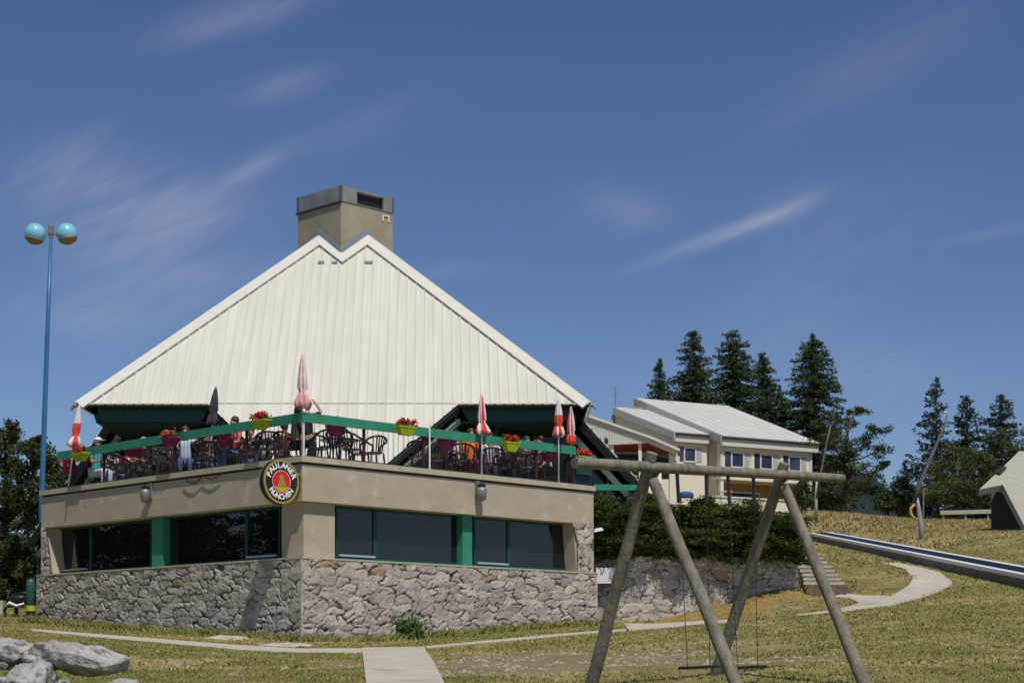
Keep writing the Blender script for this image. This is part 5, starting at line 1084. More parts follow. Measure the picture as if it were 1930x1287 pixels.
# ground floor pieces between the pillars
def item(name, label, cat, loc): return thing(name, label, cat, loc)
c = P(1293, 931, 108); t = thing('covered_table', 'low table under a bright blue tarp on the house terrace', 'table', c)
mb = MB(); pr = [(.02, .17), (.25, .15), (.42, .08), (.47, -.04), (.46, -.18), (.44, -.22)]; mb.lathe(pr, c, 20, mtx=Matrix.Diagonal((1.0, .6, 1))); mb.build('tarp', M['blue'], t, smooth=True)
mb = MB(); [mb.tube([c + Vector((x, y, -.75)), c + Vector((x, y, -.15))], .025, 5) for x in (-.3, .3) for y in (-.15, .15)]; mb.build('leg_set', M['grey'], t)
c = P(1368, 926, 109.5); t = thing('picnic_table', 'small pale folding table under the house overhang', 'table', c); mb = MB(); mb.box(c, (.75, .5, .04)); mb.build('tabletop', M['whitecl'], t)
for x in (-.3, .3):
    mb = MB(); mb.bar(c + Vector((x - .1, 0, -.75)), c + Vector((x + .1, 0, -.02)), .03, .03); mb.bar(c + Vector((x + .1, .2, -.75)), c + Vector((x - .1, .2, -.02)), .03, .03); mb.build('leg', M['grey'], t)
c = P(1243, 900, 100); t = thing('white_parasol', 'closed white garden parasol left of the house terrace', 'parasol', c)
mb = MB(); mb.lathe([(.01, .42), (.07, .2), (.16, -.1), (.26, -.32), (.22, -.36)], c, 12, mtx=Matrix.Rotation(R(14), 3, 'Y')); mb.build('canopy', M['white'], t); mb = MB(); mb.tube([c + Vector((-.05, 0, -1.9)), c], .03, 6); mb.build('pole', M['grey'], t)
mb = MB(); a_ = P(1160, 768, 108); mb.tube([a_ - Vector((0, 0, .6)), P(1160, 731, 108)], .028, 5)
for i, py in enumerate((733, 740, 747)): mb.bar(P(1154, py, 108), P(1166, py, 108), .025, .025)
tag(mb.build('antenna', M['grey']), 'thin roof antenna above the left end of the house', 'antenna')
c = P(1142, 835, 103.6); mb = MB(); mb.tube([c + Vector((0, 0, .35)), c + Vector((0, 0, -.3)), P(1130, 850, 103.6)], .05, 6); mb.box(c + Vector((.02, 0, .12)), (.22, .1, .3)); tag(mb.build('camera_mast', M['dark']), 'small dark floodlight mast beside the ribbed house wall', 'lamp')
# ------------------------------------------------------------------ chalet at the right edge
ct = thing('chalet', 'grey angular chalet roof cut off by the right picture edge', 'building', P(1900, 975, 82))
A3 = P(1846, 922, 80); D3 = P(1921, 850, 85); E3 = P(2060, 850, 86.0); n3 = (D3 - A3).cross(E3 - A3).normalized()
B3 = ray_plane(1890, 913, A3, n3); C3 = ray_plane(1946, 1020, A3, n3); F3 = ray_plane(2080, 1020, A3, n3)
nn3 = n3 if n3.y < 0 else -n3
mb = MB(); mb.prism([A3, B3, C3, F3, E3, D3], -nn3 * .30); mb.build('roof', M['chalet'], ct)
mb = MB(); mb.prism([D3, E3, E3 + Vector((0, 6, -5)), D3 + Vector((2, 6, -5))], -nn3 * .2); mb.build('rear_roof', M['chalet'], ct)
mb = MB(); mb.prism([P(1868, 930, 84), P(1990, 915, 84), P(1990, 1010, 84), P(1868, 1010, 84)], (3, 5, 0)); mb.build('wall', M['hutwall'], ct)
mb = MB(); q1 = ray_plane(1881, 892, A3 + nn3 * .08, n3); q2 = ray_plane(1893, 880, A3 + nn3 * .08, n3); mb.bar(q1, q2, .22, .10, up=nn3); mb.build('roof_vent', M['dark'], ct)
mb = MB(); mb.bar(P(1772, 966, 97), P(1888, 963, 97), .10, .22)
for px in (1778, 1820, 1862): mb.bar(P(px, 964, 97.1), P(px, 990, 97.1), .10, .10, up=(1, 0, 0))
tag(mb.build('low_barrier', M['cap_light']), 'low pale wooden barrier under the trees left of the chalet', 'barrier')
# ------------------------------------------------------------------ snow lances, lamp post
g = G(1735, 1022); YL = g.y
t = thing('snow_lance', 'leaning snow making lance with yellow pad on a short post in the meadow', 'snow lance', g)
mb = MB(); mb.tube([P(1737, 1028, YL), P(1735, 985, YL), P(1731, 955, YL), P(1727, 935, YL)], [.11, .10, .085, .07], 10); mb.build('post', M['grey_lt'] if 'grey_lt' in M else M['grey'], t, smooth=True)
mb = MB(); mb.tube([P(1722, 952, YL - .1), P(1733, 912, YL - .1), P(1752, 868, YL - .1), P(1770, 826, YL - .1), P(1781, 800, YL - .1), P(1786, 778, YL - .1)], [.09, .085, .08, .06, .05, .03], 8); mb.build('lance', M['lance'], t, smooth=True)
mb = MB(); mb.tube([P(1740, 975, YL), P(1741, 920, YL)], .03, 6); mb.build('support_rod', M['grey'], t)
mb = MB(); mb.tube([P(1724, 950, YL - .15), P(1717, 957, YL - .15), P(1716, 966, YL - .15), P(1721, 975, YL - .15), P(1727, 979, YL - .15)], [.05, .06, .065, .06, .05], 8); mb.build('pad', M['yellow'], t, smooth=True)
mb = MB(); mb.tube([P(1786, 778, YL - .1), P(1779, 777, YL - .1), P(1775, 782, YL - .1)], .03, 6); mb.build('nozzle', M['grey'], t)
g = G(1537, 984, 60); t = thing('snow_lance', 'thin pale snow lance pole leaning beside the house corner', 'snow lance', P(1538, 980, 90))
mb = MB(); mb.tube([P(1538, 986, 90), P(1538, 940, 90), P(1540, 905, 90)], [.10, .08, .06], 8); mb.build('post', M['cap_light'], t, smooth=True)
mb = MB(); mb.tube([P(1540, 935, 89.9), P(1548, 885, 89.9), P(1558, 835, 89.9), P(1566, 800, 89.9)], [.07, .06, .05, .035], 6); mb.build('lance', M['lance'], t, smooth=True)
YP = 54.0; gb_ = P(78, 1160, YP)
t = thing('lamp_post', 'tall blue lamp post with two turquoise globes behind the restaurant', 'street lamp', P(80, 1180, YP))
mb = MB(); mb.tube([P(74, 1185, YP), P(80, 900, YP), P(89, 640, YP), P(96, 446, YP)], [.12, .085, .07, .05], 12); mb.build('pole', M['lampblue'], t, smooth=True)
mb = MB(); mb.lathe([(.03, .28), (.08, .22), (.09, 0), (.06, -.08), (.05, -.2)], P(96, 440, YP), 10); mb.bar(P(84, 442, YP), P(108, 442, YP), .05, .05); mb.build('arm', M['grey'], t)
for px, tl in ((66.5, 15), (126, -15)):
    c = P(px, 441, YP); mt = Matrix.Rotation(R(tl), 3, 'Y'); mb = MB(); r = .325
    mb.lathe([(r * math.sin(R(a_)), r * math.cos(R(a_))) for a_ in range(3, 124, 6)], c, 24, mtx=mt); gl = mb.build('globe', M['globe'], t, smooth=True)
    mb = MB(); mb.lathe([(r * 1.03 * math.sin(R(a_)), r * 1.02 * math.cos(R(a_))) for a_ in range(118, 178, 8)], c, 24, mtx=mt); mb.build('bowl', M['rust'], gl, smooth=True)
# green bin, motorcycle and slab at the left corner
g = G(58, 1166); Yb = g.y + .2
t = thing('litter_bin', 'green pillar bin with a yellow band beside the left end of the wall', 'bin', g)
c = P(58, 1130, Yb); c.z = gz1(c.x, Yb); r = 8.5 / F * Yb; hb = .0
ztop = (HZ - 1090) / F * Yb
mb = MB(); mb.lathe([(r, c.z - .1), (r, ztop - .12), (r * .8, ztop - .03), (r * .3, ztop)], (c.x, Yb, 0), 16); mb.build('body', M['green_bin'] if 'green_bin' in M else M['green'], t, smooth=True)
mb = MB(); zb0, zb1 = (HZ - 1151) / F * Yb, (HZ - 1141) / F * Yb; mb.lathe([(r + .01, zb0), (r + .012, zb1)], (c.x, Yb, 0), 16); mb.build('band', mat('bin_yellow', (.55, .5, .04), .5), t)
Ym = 49.0
def Q(px, py, dy=0): return P(px, py, Ym + dy)
t = thing('motorcycle', 'dark motorcycle with white fairing parked at the far left', 'motorcycle', Q(30, 1165))
gm = gz1(Q(30, 1165).x, Ym)
for px in (18, 44):
    mb = MB(); c = Q(px, 0); c.z = gm + .26; mb.tube([c + Vector((math.cos(k * math.pi / 10) * .22, 0, math.sin(k * math.pi / 10) * .22)) for k in range(20)], .05, 8, closed=True); mb.build('wheel', M['black'], t, smooth=True)
c = Q(31, 0); c.z = gm + .55
mb = MB(); mb.tube([c + Vector((-.32, 0, .1)), c + Vector((-.1, 0, .22)), c + Vector((.15, 0, .2)), c + Vector((.38, 0, .25))], [.08, .15, .16, .08], 10); mb.build('body', M['black'], t, smooth=True)
mb = MB(); mb.tube([c + Vector((-.36, -.1, -.12)), c + Vector((-.2, -.14, .02)), c + Vector((.05, -.14, -.1)), c + Vector((.3, -.12, .0))], [.03, .07, .06, .04], 8); mb.build('fairing', M['white'], t, smooth=True)
mb = MB(); mb.tube([c + Vector((.1, 0, .36)), c + Vector((.42, 0, .42))], [.09, .06], 8); mb.build('seat', M['black'], t, smooth=True)
mb = MB(); mb.tube([c + Vector((-.3, -.25, .5)), c + Vector((-.22, 0, .46)), c + Vector((-.3, .25, .5))], .02, 6); mb.tube([c + Vector((-.25, 0, .45)), c + Vector((-.42, 0, -.25))], .03, 6); mb.build('handlebar', M['grey'], t)
t.scale = (.8, .8, .7)
c = Q(6, 0, 2); mb = MB(); mb.box((c.x - .35, c.y, gm + .22), (.75, .3, .62)); tag(mb.build('concrete_slab', M['path']), 'pale upright concrete slab at the left edge behind the motorcycle', 'slab')
# roof edge of the left plane: small snow guards
# ------------------------------------------------------------------ closed parasols
def parasol(label, side, px, d, ytop, ybot, cols, seed, fl=0, lean=0, base=None, wid=.13):
    s = s_of(side, px, -d); p = Wp(side, s, 0, -d); Y = p.y; top = P(px, ytop, Y); zb = (HZ - ybot) / F * Y; ft = Wp(side, s, Z_TOP if d < .06 else Z_DECK, -d); ft.x += lean
    t = thing('parasol', label, 'parasol', ft, 'closed parasols on the terrace'); rng = np.random.RandomState(seed)
    mb = MB(); mb.tube([ft, Vector((top.x, Y, top.z - .03))], .019, 8); mb.build('pole', M['white'], t, smooth=True)
    n = 32; H_ = top.z - zb; prof = [(0, .012), (.08, .03), (.25, .055), (.45, .075), (.62, .085), (.70, .060), (.76, .085), (.88, wid), (.97, wid * 1.05), (1.0, wid * .8)]
    bands = [[], []]; vs = []; sx = ft.x - top.x
    for f_, r in prof:
        z = top.z - f_ * H_; cx = top.x + sx * f_ * .5
        for k in range(n):
            a_ = 2 * math.pi * k / n; fold = 1 + .38 * math.cos(a_ * 8 + seed + 1.5 * math.sin(f_ * 4)) ; rr = r * fold * (1 + fl * max(0, f_ - .75) * 3 * (.5 + .5 * math.cos(a_)))
            vs.append((cx + math.cos(a_) * rr, Y + math.sin(a_) * rr, z + (0 if f_ < .9 else .03 * math.cos(a_ * 8))))
    mb = MB(); mb.v = vs; mb.mats = cols
    for i in range(len(prof) - 1):
        for k in range(n):
            l = (k + 1) % n; mb.f.append((i * n + k, i * n + l, (i + 1) * n + l, (i + 1) * n + k)); mb.m.append((0 if prof[i][0] < .42 else 1 if prof[i][0] < .74 else 2 if (k // 4) % 2 else min(1, len(cols) - 1)) if len(cols) == 3 and seed % 2 else ((k // 4) % 2 if len(cols) > 1 else 0) if not (len(cols) == 3 and prof[i][0] > .74) else ((k // 4) % 2) * 2)
    mb.build('canopy', None, t, smooth=True)
parasol('closed white parasol fading to red at the far left rail end', 'L', 150, .02, 762, 842, [M['whitecl'], M['red'], M['white']], 1, lean=-.28, wid=.13)
parasol('closed pink and white striped parasol at the terrace corner', 'L', 570, .12, 668, 768, [M['pink'], M['whitecl'], M['pink']], 2, wid=.13, fl=0)
parasol('closed dark grey parasol in front of the white roof, left wing', 'L', 407, .9, 729, 800, [M['darkcl']], 4, lean=-.2, wid=.10)
parasol('closed red and white parasol with a flared hem on the right rail', 'R', 908, .02, 744, 818, [M['red'], M['whitecl'], M['white']], 6, fl=1.0, wid=.11)
parasol('closed white, red banded parasol near the right rail end', 'R', 1053, .02, 750, 822, [M['whitecl'], M['red'], M['white']], 3, wid=.115)
parasol('closed slim pale red parasol behind the right rail end', 'R', 1076, .55, 766, 838, [M['red'], M['whitecl'], M['red']], 8, wid=.10)
mb = MB(); s = s_of('R', 810, .03); mb.bar(Wp('R', s, Z_TOP, .03), Wp('R', s, 5.45, .03), .035, .035, up=(1, 0, 0)); tag(mb.build('white_pole', M['white']), 'thin bare white pole standing against the right green rail', 'pole')
# ------------------------------------------------------------------ flower boxes
def flowerbox(label, side, px, py, d, w, h_, m, fm, seed, flip=False):
    s = s_of(side, px, -d); p = Wp(side, s, 0, -d); c = P(px, py, p.y); dd = DD[side]; nn_ = NN[side]; t = thing('flower_box', label, 'flower box', c, 'flower boxes on the terrace railing')
    zt, zb = c.z + h_ / 2, c.z - h_ / 2; mb = MB(); vs = []
    for z, k, kk in ((zb, .62, .6), (zb + .02, .66, .66), (zt - .03, 1.0, 1.0), (zt - .03, 1.06, 1.1), (zt, 1.06, 1.1)):
        for i, j in ((-1, -1), (1, -1), (1, 1), (-1, 1)): vs.append(Vector((c.x, c.y, z)) + dd * (i * w / 2 * k) + nn_ * (j * .10 * kk))
    fs = [(3, 2, 1, 0)] + [(r_ * 4 + k, r_ * 4 + (k + 1) % 4, (r_ + 1) * 4 + (k + 1) % 4, (r_ + 1) * 4 + k) for r_ in range(4) for k in range(4)] + [(16, 17, 18, 19)]
    mb.add(vs, fs); mb.build('box', m, t)
    rng = np.random.RandomState(seed); n = 160; base = np.array([c.x, c.y, zt + .05]); D_ = np.array(dd); 
    k = rng.uniform(-.5, .5, n); C = base + k[:, None] * w * .9 * D_ + rng.normal(0, .045, (n, 3)); leaf_mesh('leaves', C, rng.normal(0, 1, (n, 3)), rng.uniform(.05, .10, n), M['leafg'], t, seed)
    n = 170; k = rng.uniform(-.45, .5, n); bl = rng.randint(0, 7, n); kc = (rng.uniform(-.45, .5, 7))[bl]; C = base + np.array([0, 0, .05]) + (kc + rng.normal(0, .05, n))[:, None] * w * D_ + np.array(nn_) * .04 + rng.normal(0, .035, (n, 3)); leaf_mesh('blossoms', C, rng.normal(0, 1, (n, 3)), rng.uniform(.04, .08, n), fm, t, seed + 1, 1.0)
flowerbox('lime box of red flowers hanging at the far left rail end', 'L', 152, 861, -.16, .55, .20, M['lime'], M['redfl'], 1)
flowerbox('lime box with few dark flowers left of the corner', 'L', 492, 800, -.16, .50, .20, M['lime'], M['redfl'], 2)
flowerbox('lime box with red flowers at its right end, right of the corner', 'R', 764, 812, -.16, .50, .20, M['lime'], M['redfl'], 3)
flowerbox('lime box heaped with bright red geraniums on the right rail', 'R', 962, 842, -.16, .46, .22, M['lime'], M['redfl'], 4)
flowerbox('magenta box topped with orange flowers on the left rail', 'L', 322, 833, -.14, .50, .20, M['purple'], M['orfl'], 5)
flowerbox('dark magenta box inside the rail at the left parapet end', 'L', 132, 886, .22, .45, .22, M['purple'], M['redfl'], 6)
flowerbox('dim magenta box inside the left rail beside the menu board', 'L', 253, 853, .35, .55, .20, M['purple'], M['redfl'], 7)
flowerbox('magenta box in shade inside the left rail near the red shirted person', 'L', 425, 832, .30, .45, .20, M['purple'], M['redfl'], 8)
flowerbox('tall magenta box inside the rail just right of the corner', 'R', 633, 812, .28, .42, .24, M['purple'], M['redfl'], 9)
flowerbox('magenta box inside the right rail beside the white pole', 'R', 842, 838, .28, .42, .22, M['purple'], M['redfl'], 10)
flowerbox('magenta box inside the rail left of the last white pole', 'R', 1036, 862, .28, .40, .20, M['purple'], M['redfl'], 11)
flowerbox('red flowers in a pale trough beyond the right rail end', 'R', 1098, 866, 1.0, .50, .16, M['cap_light'], M['redfl'], 12)
# ------------------------------------------------------------------ terrace furniture and people
def place(side, px, d, z=Z_DECK): s = s_of(side, px, -d); return Wp(side, s, z, -d)
def make_chair():
    t = thing('bistro_chair', 'black bistro chair', 'chair', (0, 0, 0), 'black bistro chairs on the terrace')
    mb = MB(); mb.lathe([(.19, .44), (.205, .455), (.20, .47), (.02, .475)], (0, 0, 0), 16); mb.build('seat', M['chairdk'], t, local=True)
    for x, y in ((-.16, -.15), (.16, -.15), (-.16, .17), (.16, .17)):
        mb = MB(); mb.tube([(x * 1.25, y * 1.3, 0), (x, y, .45)], .019, 6); mb.build('leg', M['chairdk'], t, local=True)
    mb = MB(); pts = [(-.24, -.16, .45), (-.27, -.15, .62), (-.28, -.02, .68)] + [(.28 * math.cos(R(a)), .06 + .22 * math.sin(R(a)), .68 + .14 * math.sin(R(a))) for a in range(170, 0, -20)] + [(.28, -.02, .68), (.27, -.15, .62), (.24, -.16, .45)]
    mb.tube(pts, .026, 6); mb.build('arm_hoop', M['chairdk'], t, local=True, smooth=True)
    mb = MB()
    for a in (55, 75, 90, 105, 125): mb.tube([(.19 * math.cos(R(a)), .03 + .17 * math.sin(R(a)), .46), (.27 * math.cos(R(a)), .06 + .22 * math.sin(R(a)), .68 + .14 * math.sin(R(a)))], .015, 5)
    mb.build('back_slats', M['chairdk'], t, local=True); return t
M['chairdk'] = mat('chair_black_metal', (.018, .016, .018), .35, (.05, .022, .026), 8, spec=.5)
chair0 = make_chair(); used = False
def put_chair(side, px, d, rz, label):
    global used
    c = chair0 if not used else copy_tree(chair0); used = True; c.location = place(side, px, d); c.rotation_euler = (0, 0, R(rz)); c['label'] = label
for a in [('L', 205, .9, 120, 'black chair between the teal shirted guest and the first table'), ('L', 262, .8, -60, 'black chair left of the menu board'), ('L', 292, .55, 160, 'black chair right behind the left wall lamp'), ('L', 335, .8, 30, 'empty black chair under the orange flowered box'),
          ('L', 375, 1.3, 90, 'black chair behind the person pointing'), ('L', 405, .7, 200, 'black chair in front of the table with bottles'), ('L', 470, .7, -100, 'black chair right of the red shirted guest'), ('L', 505, .6, 190, 'black chair beneath the lime box left of the corner'), ('L', 222, .45, 150, 'black chair in front of the first round table at the left'), ('L', 318, .6, -20, 'black chair right of the menu board at the rail'), ('L', 388, .5, 170, 'black chair behind the sagging black cable'), ('L', 430, .5, 20, 'black chair left of the red shirted guest at the rail'), ('L', 522, 1.3, 60, 'black chair between the blue checked guest and the corner'), ('L', 540, .9, 150, 'black chair close behind the terrace corner'),
          ('R', 617, .8, 200, 'black chair just right of the black clad person'), ('R', 640, .45, 175, 'black chair right at the rail under the tall magenta box'), ('R', 678, 1.3, 20, 'black chair facing the corner table from behind'), ('R', 599, 1.2, 30, 'black chair half hidden behind the black clad person'), ('R', 872, .5, 180, 'black chair at the rail left of the flared parasol pole'), ('R', 662, .75, 150, 'black chair with visible slats under the tall magenta box'), ('R', 704, .9, 215, 'lone black chair with a sweeping arm against the white roof'), ('R', 790, .8, 180, 'black chair left of the bare white pole'),
          ('R', 828, .8, 190, 'black chair right of the bare white pole'), ('R', 858, 1.2, 30, 'black chair behind the magenta box on the right'), ('R', 928, .6, 180, 'black chair with a wide rounded back below the striped shirt'), ('R', 950, 1.0, 200, 'black chair under the geranium box'), ('R', 985, .8, 160, 'black chair left of the bending guest'), ('R', 1012, .55, 180, 'black chair nearest the last parasol pole')]: put_chair(*a)
def table(side, px, d, label, sq=.35, items=()):
    p = place(side, px, d); t = thing('cafe_table', label, 'table', p, 'dark café tables on the terrace')
    mb = MB(); mb.lathe([(sq, .70), (sq + .02, .715), (sq + .02, .735), (sq, .74), (.01, .742)], p, 20); mb.build('tabletop', M['chairdk'], t)
    mb = MB(); mb.tube([p + Vector((0, 0, .03)), p + Vector((0, 0, .70))], .03, 8); mb.build('column', M['chairdk'], t)
    mb = MB(); mb.lathe([(.22, 0), (.20, .03), (.03, .05)], p, 14); mb.build('foot', M['chairdk'], t)
    return p
p1 = table('L', 238, 1.4, 'dark round table behind the left wall lamp'); p2 = table('L', 315, 1.6, 'dark round table below the orange flowered box'); p3 = table('L', 405, 1.1, 'dark table with bottles beside the dark closed parasol')
p4 = table('L', 503, 1.15, 'dark table beneath the lime box left of the corner'); p5 = table('R', 640, 1.3, 'dark table just right of the terrace corner', .42); p6 = table('R', 835, 1.7, 'dark table behind the bare white pole'); p7 = table('R', 955, 1.5, 'dark table under the geranium box'); p8 = table('R', 1022, 1.4, 'dark table near the right rail end')
def bottle(p, dx, dy, m, label, h=.26, group='bottles and glasses on the tables'):
    c = p + Vector((dx, dy, .742)); mb = MB(); mb.lathe([(.035, 0), (.037, h * .55), (.015, h * .75), (.013, h)], c, 10); tag(mb.build('bottle', m, smooth=True), label, 'bottle', group)
def glass_(p, dx, dy, m, label): c = p + Vector((dx, dy, .742)); mb = MB(); mb.lathe([(.026, 0), (.034, .13), (.030, .13), (.022, .02)], c, 10); tag(mb.build('drinking_glass', m, smooth=True), label, 'glass', 'bottles and glasses on the tables')
bottle(p3, .12, -.1, M['white'], 'tall white bottle on the table by the dark parasol', .30); glass_(p3, -.1, -.15, M['whitecl'], 'small glass left of the white bottle'); glass_(p4, -.12, -.15, M['whitecl'], 'left white cup on the table under the lime box'); glass_(p4, .1, -.12, M['whitecl'], 'right white cup on the table under the lime box')
glass_(p1, .1, -.2, M['whitecl'], 'pale cup on the table behind the left wall lamp'); glass_(p5, -.2, -.2, M['whitecl'], 'white cup on the table right of the corner'); glass_(p8, -.1, -.1, M['whitecl'], 'white cup on the table near the right rail end')
# menu board
p = place('L', 302, .75); c = Vector((p.x, p.y, 0)); t = thing('menu_board', 'dark green menu board standing behind the left rail', 'board', p)
mb = MB(); mb.box(c + Vector((0, 0, Z_DECK + .62)), (.42, .04, .62)); mb.build('panel', M['green_bk'] if 'green_bk' in M else M['green_dk'], t)
mb = MB(); mb.box(c + Vector((0, -.01, Z_DECK + .295)), (.46, .06, .04)); [mb.bar(c + Vector((x, 0, Z_DECK)), c + Vector((x, 0, Z_DECK + .96)), .03, .05) for x in (-.225, .225)]; mb.build('frame', M['wood_dk'], t)
p = place('R', 1072, .35); t = thing('waste_bin', 'black waste bin at the right end of the terrace', 'bin', p); mb = MB(); mb.lathe([(.17, 0), (.20, .66), (.21, .68), (.21, .72), (.15, .80)], p, 16); mb.build('body', M['black'], t, smooth=True); mb = MB(); mb.lathe([(.215, .62), (.215, .65)], p, 16); mb.build('rim', M['dark'], t)

def skin_mesh(nodes, edges, root=0, sub=1):
    bm = bmesh.new(); ly = bm.verts.layers.skin.verify(); vs = []
    for i, (co, r) in enumerate(nodes):
        v = bm.verts.new(co); r = r if isinstance(r, tuple) else (r, r); v[ly].radius = r; v[ly].use_root = (i == root); vs.append(v)
    for a, b in edges: bm.edges.new((vs[a], vs[b]))
    me = bpy.data.meshes.new('s'); bm.to_mesh(me); bm.free(); o = bpy.data.objects.new('s', me); COL.objects.link(o)
    m = o.modifiers.new('k', 'SKIN'); m.branch_smoothing = .3; m.use_smooth_shade = True; s = o.modifiers.new('s', 'SUBSURF'); s.levels = sub; s.render_levels = sub
    bpy.context.view_layer.update(); e = o.evaluated_get(dg()); out = bpy.data.meshes.new_from_object(e); bpy.data.objects.remove(o); bpy.data.meshes.remove(me); out.materials.clear(); return out
def person(label, side, px, d, rz, top, pants, hair, pose='sit', arms='table', cap=None, group='guests on the terrace', lean=.05, dz=0):
    p = place(side, px, d); p.z += dz; t = thing('person', label, 'person', p, group, rz=R(rz)); Vv = Vector
    if pose == 'sit': hip = Vv((0, 0, .50)); knees = [Vv((s * .11, -.42, .50)) for s in (-1, 1)]; ank = [Vv((s * .12, -.40, .09)) for s in (-1, 1)]
    else: hip = Vv((0, 0, .93)); knees = [Vv((s * .10, -.02, .50)) for s in (-1, 1)]; ank = [Vv((s * .11, .02, .09)) for s in (-1, 1)]
    k = 1.0 if arms != 'bend' else 4.5
    ch = hip + Vv((0, -lean * k * .7, .28)); nk0 = hip + Vv((0, -lean * k, .50)); nk = nk0 + Vv((0, -.02, .06)); hd = nk + Vv((0, -.035, .13)); cr = hd + Vv((0, 0.0, .10))
    sh = [nk0 + Vv((s * .185, 0, -.03)) for s in (-1, 1)]
    if arms == 'table': el = [sh[i] + Vv((s * .06, -.08, -.27)) for i, s in enumerate((-1, 1))]; ha = [el[i] + Vv((-s * .06, -.23, .04)) for i, s in enumerate((-1, 1))]
    elif arms == 'point': el = [sh[0] + Vv((-.06, -.08, -.27)), sh[1] + Vv((.20, -.12, -.02))]; ha = [el[0] + Vv((.06, -.23, .04)), el[1] + Vv((.20, -.12, .10))]
    elif arms == 'up': el = [sh[0] + Vv((-.10, -.16, .12)), sh[1] + Vv((.12, -.16, .10))]; ha = [el[0] + Vv((.16, -.12, .20)), el[1] + Vv((-.10, -.14, .21))]
    else: el = [sh[i] + Vv((s * .05, -.02, -.28)) for i, s in enumerate((-1, 1))]; ha = [el[i] + Vv((-s * .02, -.16, -.19)) for i, s in enumerate((-1, 1))]
    nodes = [(hip, (.135, .10)), (ch, (.135, .10)), (nk0, (.10, .075)), (nk, .052), (hd + Vv((0, -.015, -.06)), (.052, .058)), (hd, (.075, .088)), (cr, (.055, .065))]
    edges = [(0, 1), (1, 2), (2, 3), (3, 4), (4, 5), (5, 6)]
    def chain(st, pts):
        a = st
        for co, r in pts: nodes.append((co, r)); edges.append((a, len(nodes) - 1)); a = len(nodes) - 1
        return a
    chain(5, [(hd + Vv((0, -.105, -.015)), .012)])                  # nose
    for i, s in enumerate((-1, 1)):
        chain(5, [(hd + Vv((s * .088, .01, -.01)), .014)])          # ear
        w = chain(2, [(sh[i], .052), (el[i], .038), (ha[i], .026)]); dr = (ha[i] - el[i]).normalized(); sdv = dr.cross(Vv((0, 0, 1))).normalized() * s
        pm = chain(w, [(ha[i] + dr * .055, (.034, .018))])
        for q, (o, L) in enumerate(((-.030, .068), (-.010, .078), (.010, .073), (.029, .058))):
            chain(pm, [(ha[i] + dr * .10 + sdv * o, .009), (ha[i] + dr * (.10 + L * .55) + sdv * o * 1.15 + Vv((0, 0, -.006)), .008), (ha[i] + dr * (.10 + L) + sdv * o * 1.15 + Vv((0, 0, -.02)), .007)])
        chain(pm, [(ha[i] + dr * .05 - sdv * .045, .010), (ha[i] + dr * .085 - sdv * .06, .008)])
        a = chain(0, [(hip + (knees[i] - hip) * .12 + Vv((s * .085, 0, -.03)), .085), (knees[i], .055), (ank[i], .036), (ank[i] + Vv((0, -.10, -.05)), (.038, .030)), (ank[i] + Vv((0, -.19, -.06)), (.034, .022))])
    me = skin_mesh(nodes, edges); me.materials.append(M['skin']); me.name = 'body'; link('body', me, t, local=True)
    # shirt
    n2 = [(hip + Vv((0, 0, -.02)), (.155, .125)), (ch, (.155, .122)), (nk0 + Vv((0, 0, .0)), (.118, .09))] ; e2 = [(0, 1), (1, 2)]
    for i in (0, 1): n2 += [(sh[i], .068), (sh[i].lerp(el[i], .75), .056)]; e2 += [(2, len(n2) - 2), (len(n2) - 2, len(n2) - 1)]
    me = skin_mesh(n2, e2); me.materials.append(top); link('shirt', me, t, local=True)
    n3 = [(hip + Vv((0, 0, .03)), (.150, .12))]; e3 = []
    for i, s in enumerate((-1, 1)):
        b = len(n3); n3 += [(hip + (knees[i] - hip) * .12 + Vv((s * .085, 0, -.03)), .098), (knees[i], .07), (knees[i].lerp(ank[i], .8), .055)]; e3 += [(0, b), (b, b + 1), (b + 1, b + 2)]
    me = skin_mesh(n3, e3); me.materials.append(pants); link('trousers', me, t, local=True)
    mb = MB(); prof = [(.098 * math.sin(R(a)), .112 * math.cos(R(a))) for a in range(4, 112, 9)]; mb.lathe(prof, hd + Vv((0, .022, .045)), 16, mtx=Matrix.Rotation(R(-24), 3, 'X')); mb.build('hair', hair, t, smooth=True, local=True)
    if cap: mb = MB(); mb.lathe([(.108 * math.sin(R(a)), .12 * math.cos(R(a))) for a in range(4, 82, 9)], hd + Vv((0, .01, .06)), 16); mb.box(hd + Vv((0, -.13, .085)), (.13, .12, .012)); mb.build('cap', cap, t, smooth=True, local=True)
    for i, s in enumerate((-1, 1)):
        mb = MB(); mb.lathe([(.002, -.012), (.010, -.006), (.010, .006), (.002, .012)], hd + Vv((s * .030, -.092, .012)), 8); mb.build('eye', M['black'], t, local=True)
        mb = MB(); f0 = ank[i] + Vv((0, -.06, -.045)); mb.tube([f0 + Vv((0, .09, .0)), f0, f0 + Vv((0, -.14, -.015))], [.045, .052, .038], 8); mb.build('shoe', M['black'] if i + int(px) % 2 else M['darkcl'], t, smooth=True, local=True)
    mb = MB(); mb.tube([hd + Vv((-.022, -.090, -.05)), hd + Vv((0, -.095, -.052)), hd + Vv((.022, -.090, -.05))], .006, 5); mb.build('mouth', M['maroon'], t, local=True)
    return t
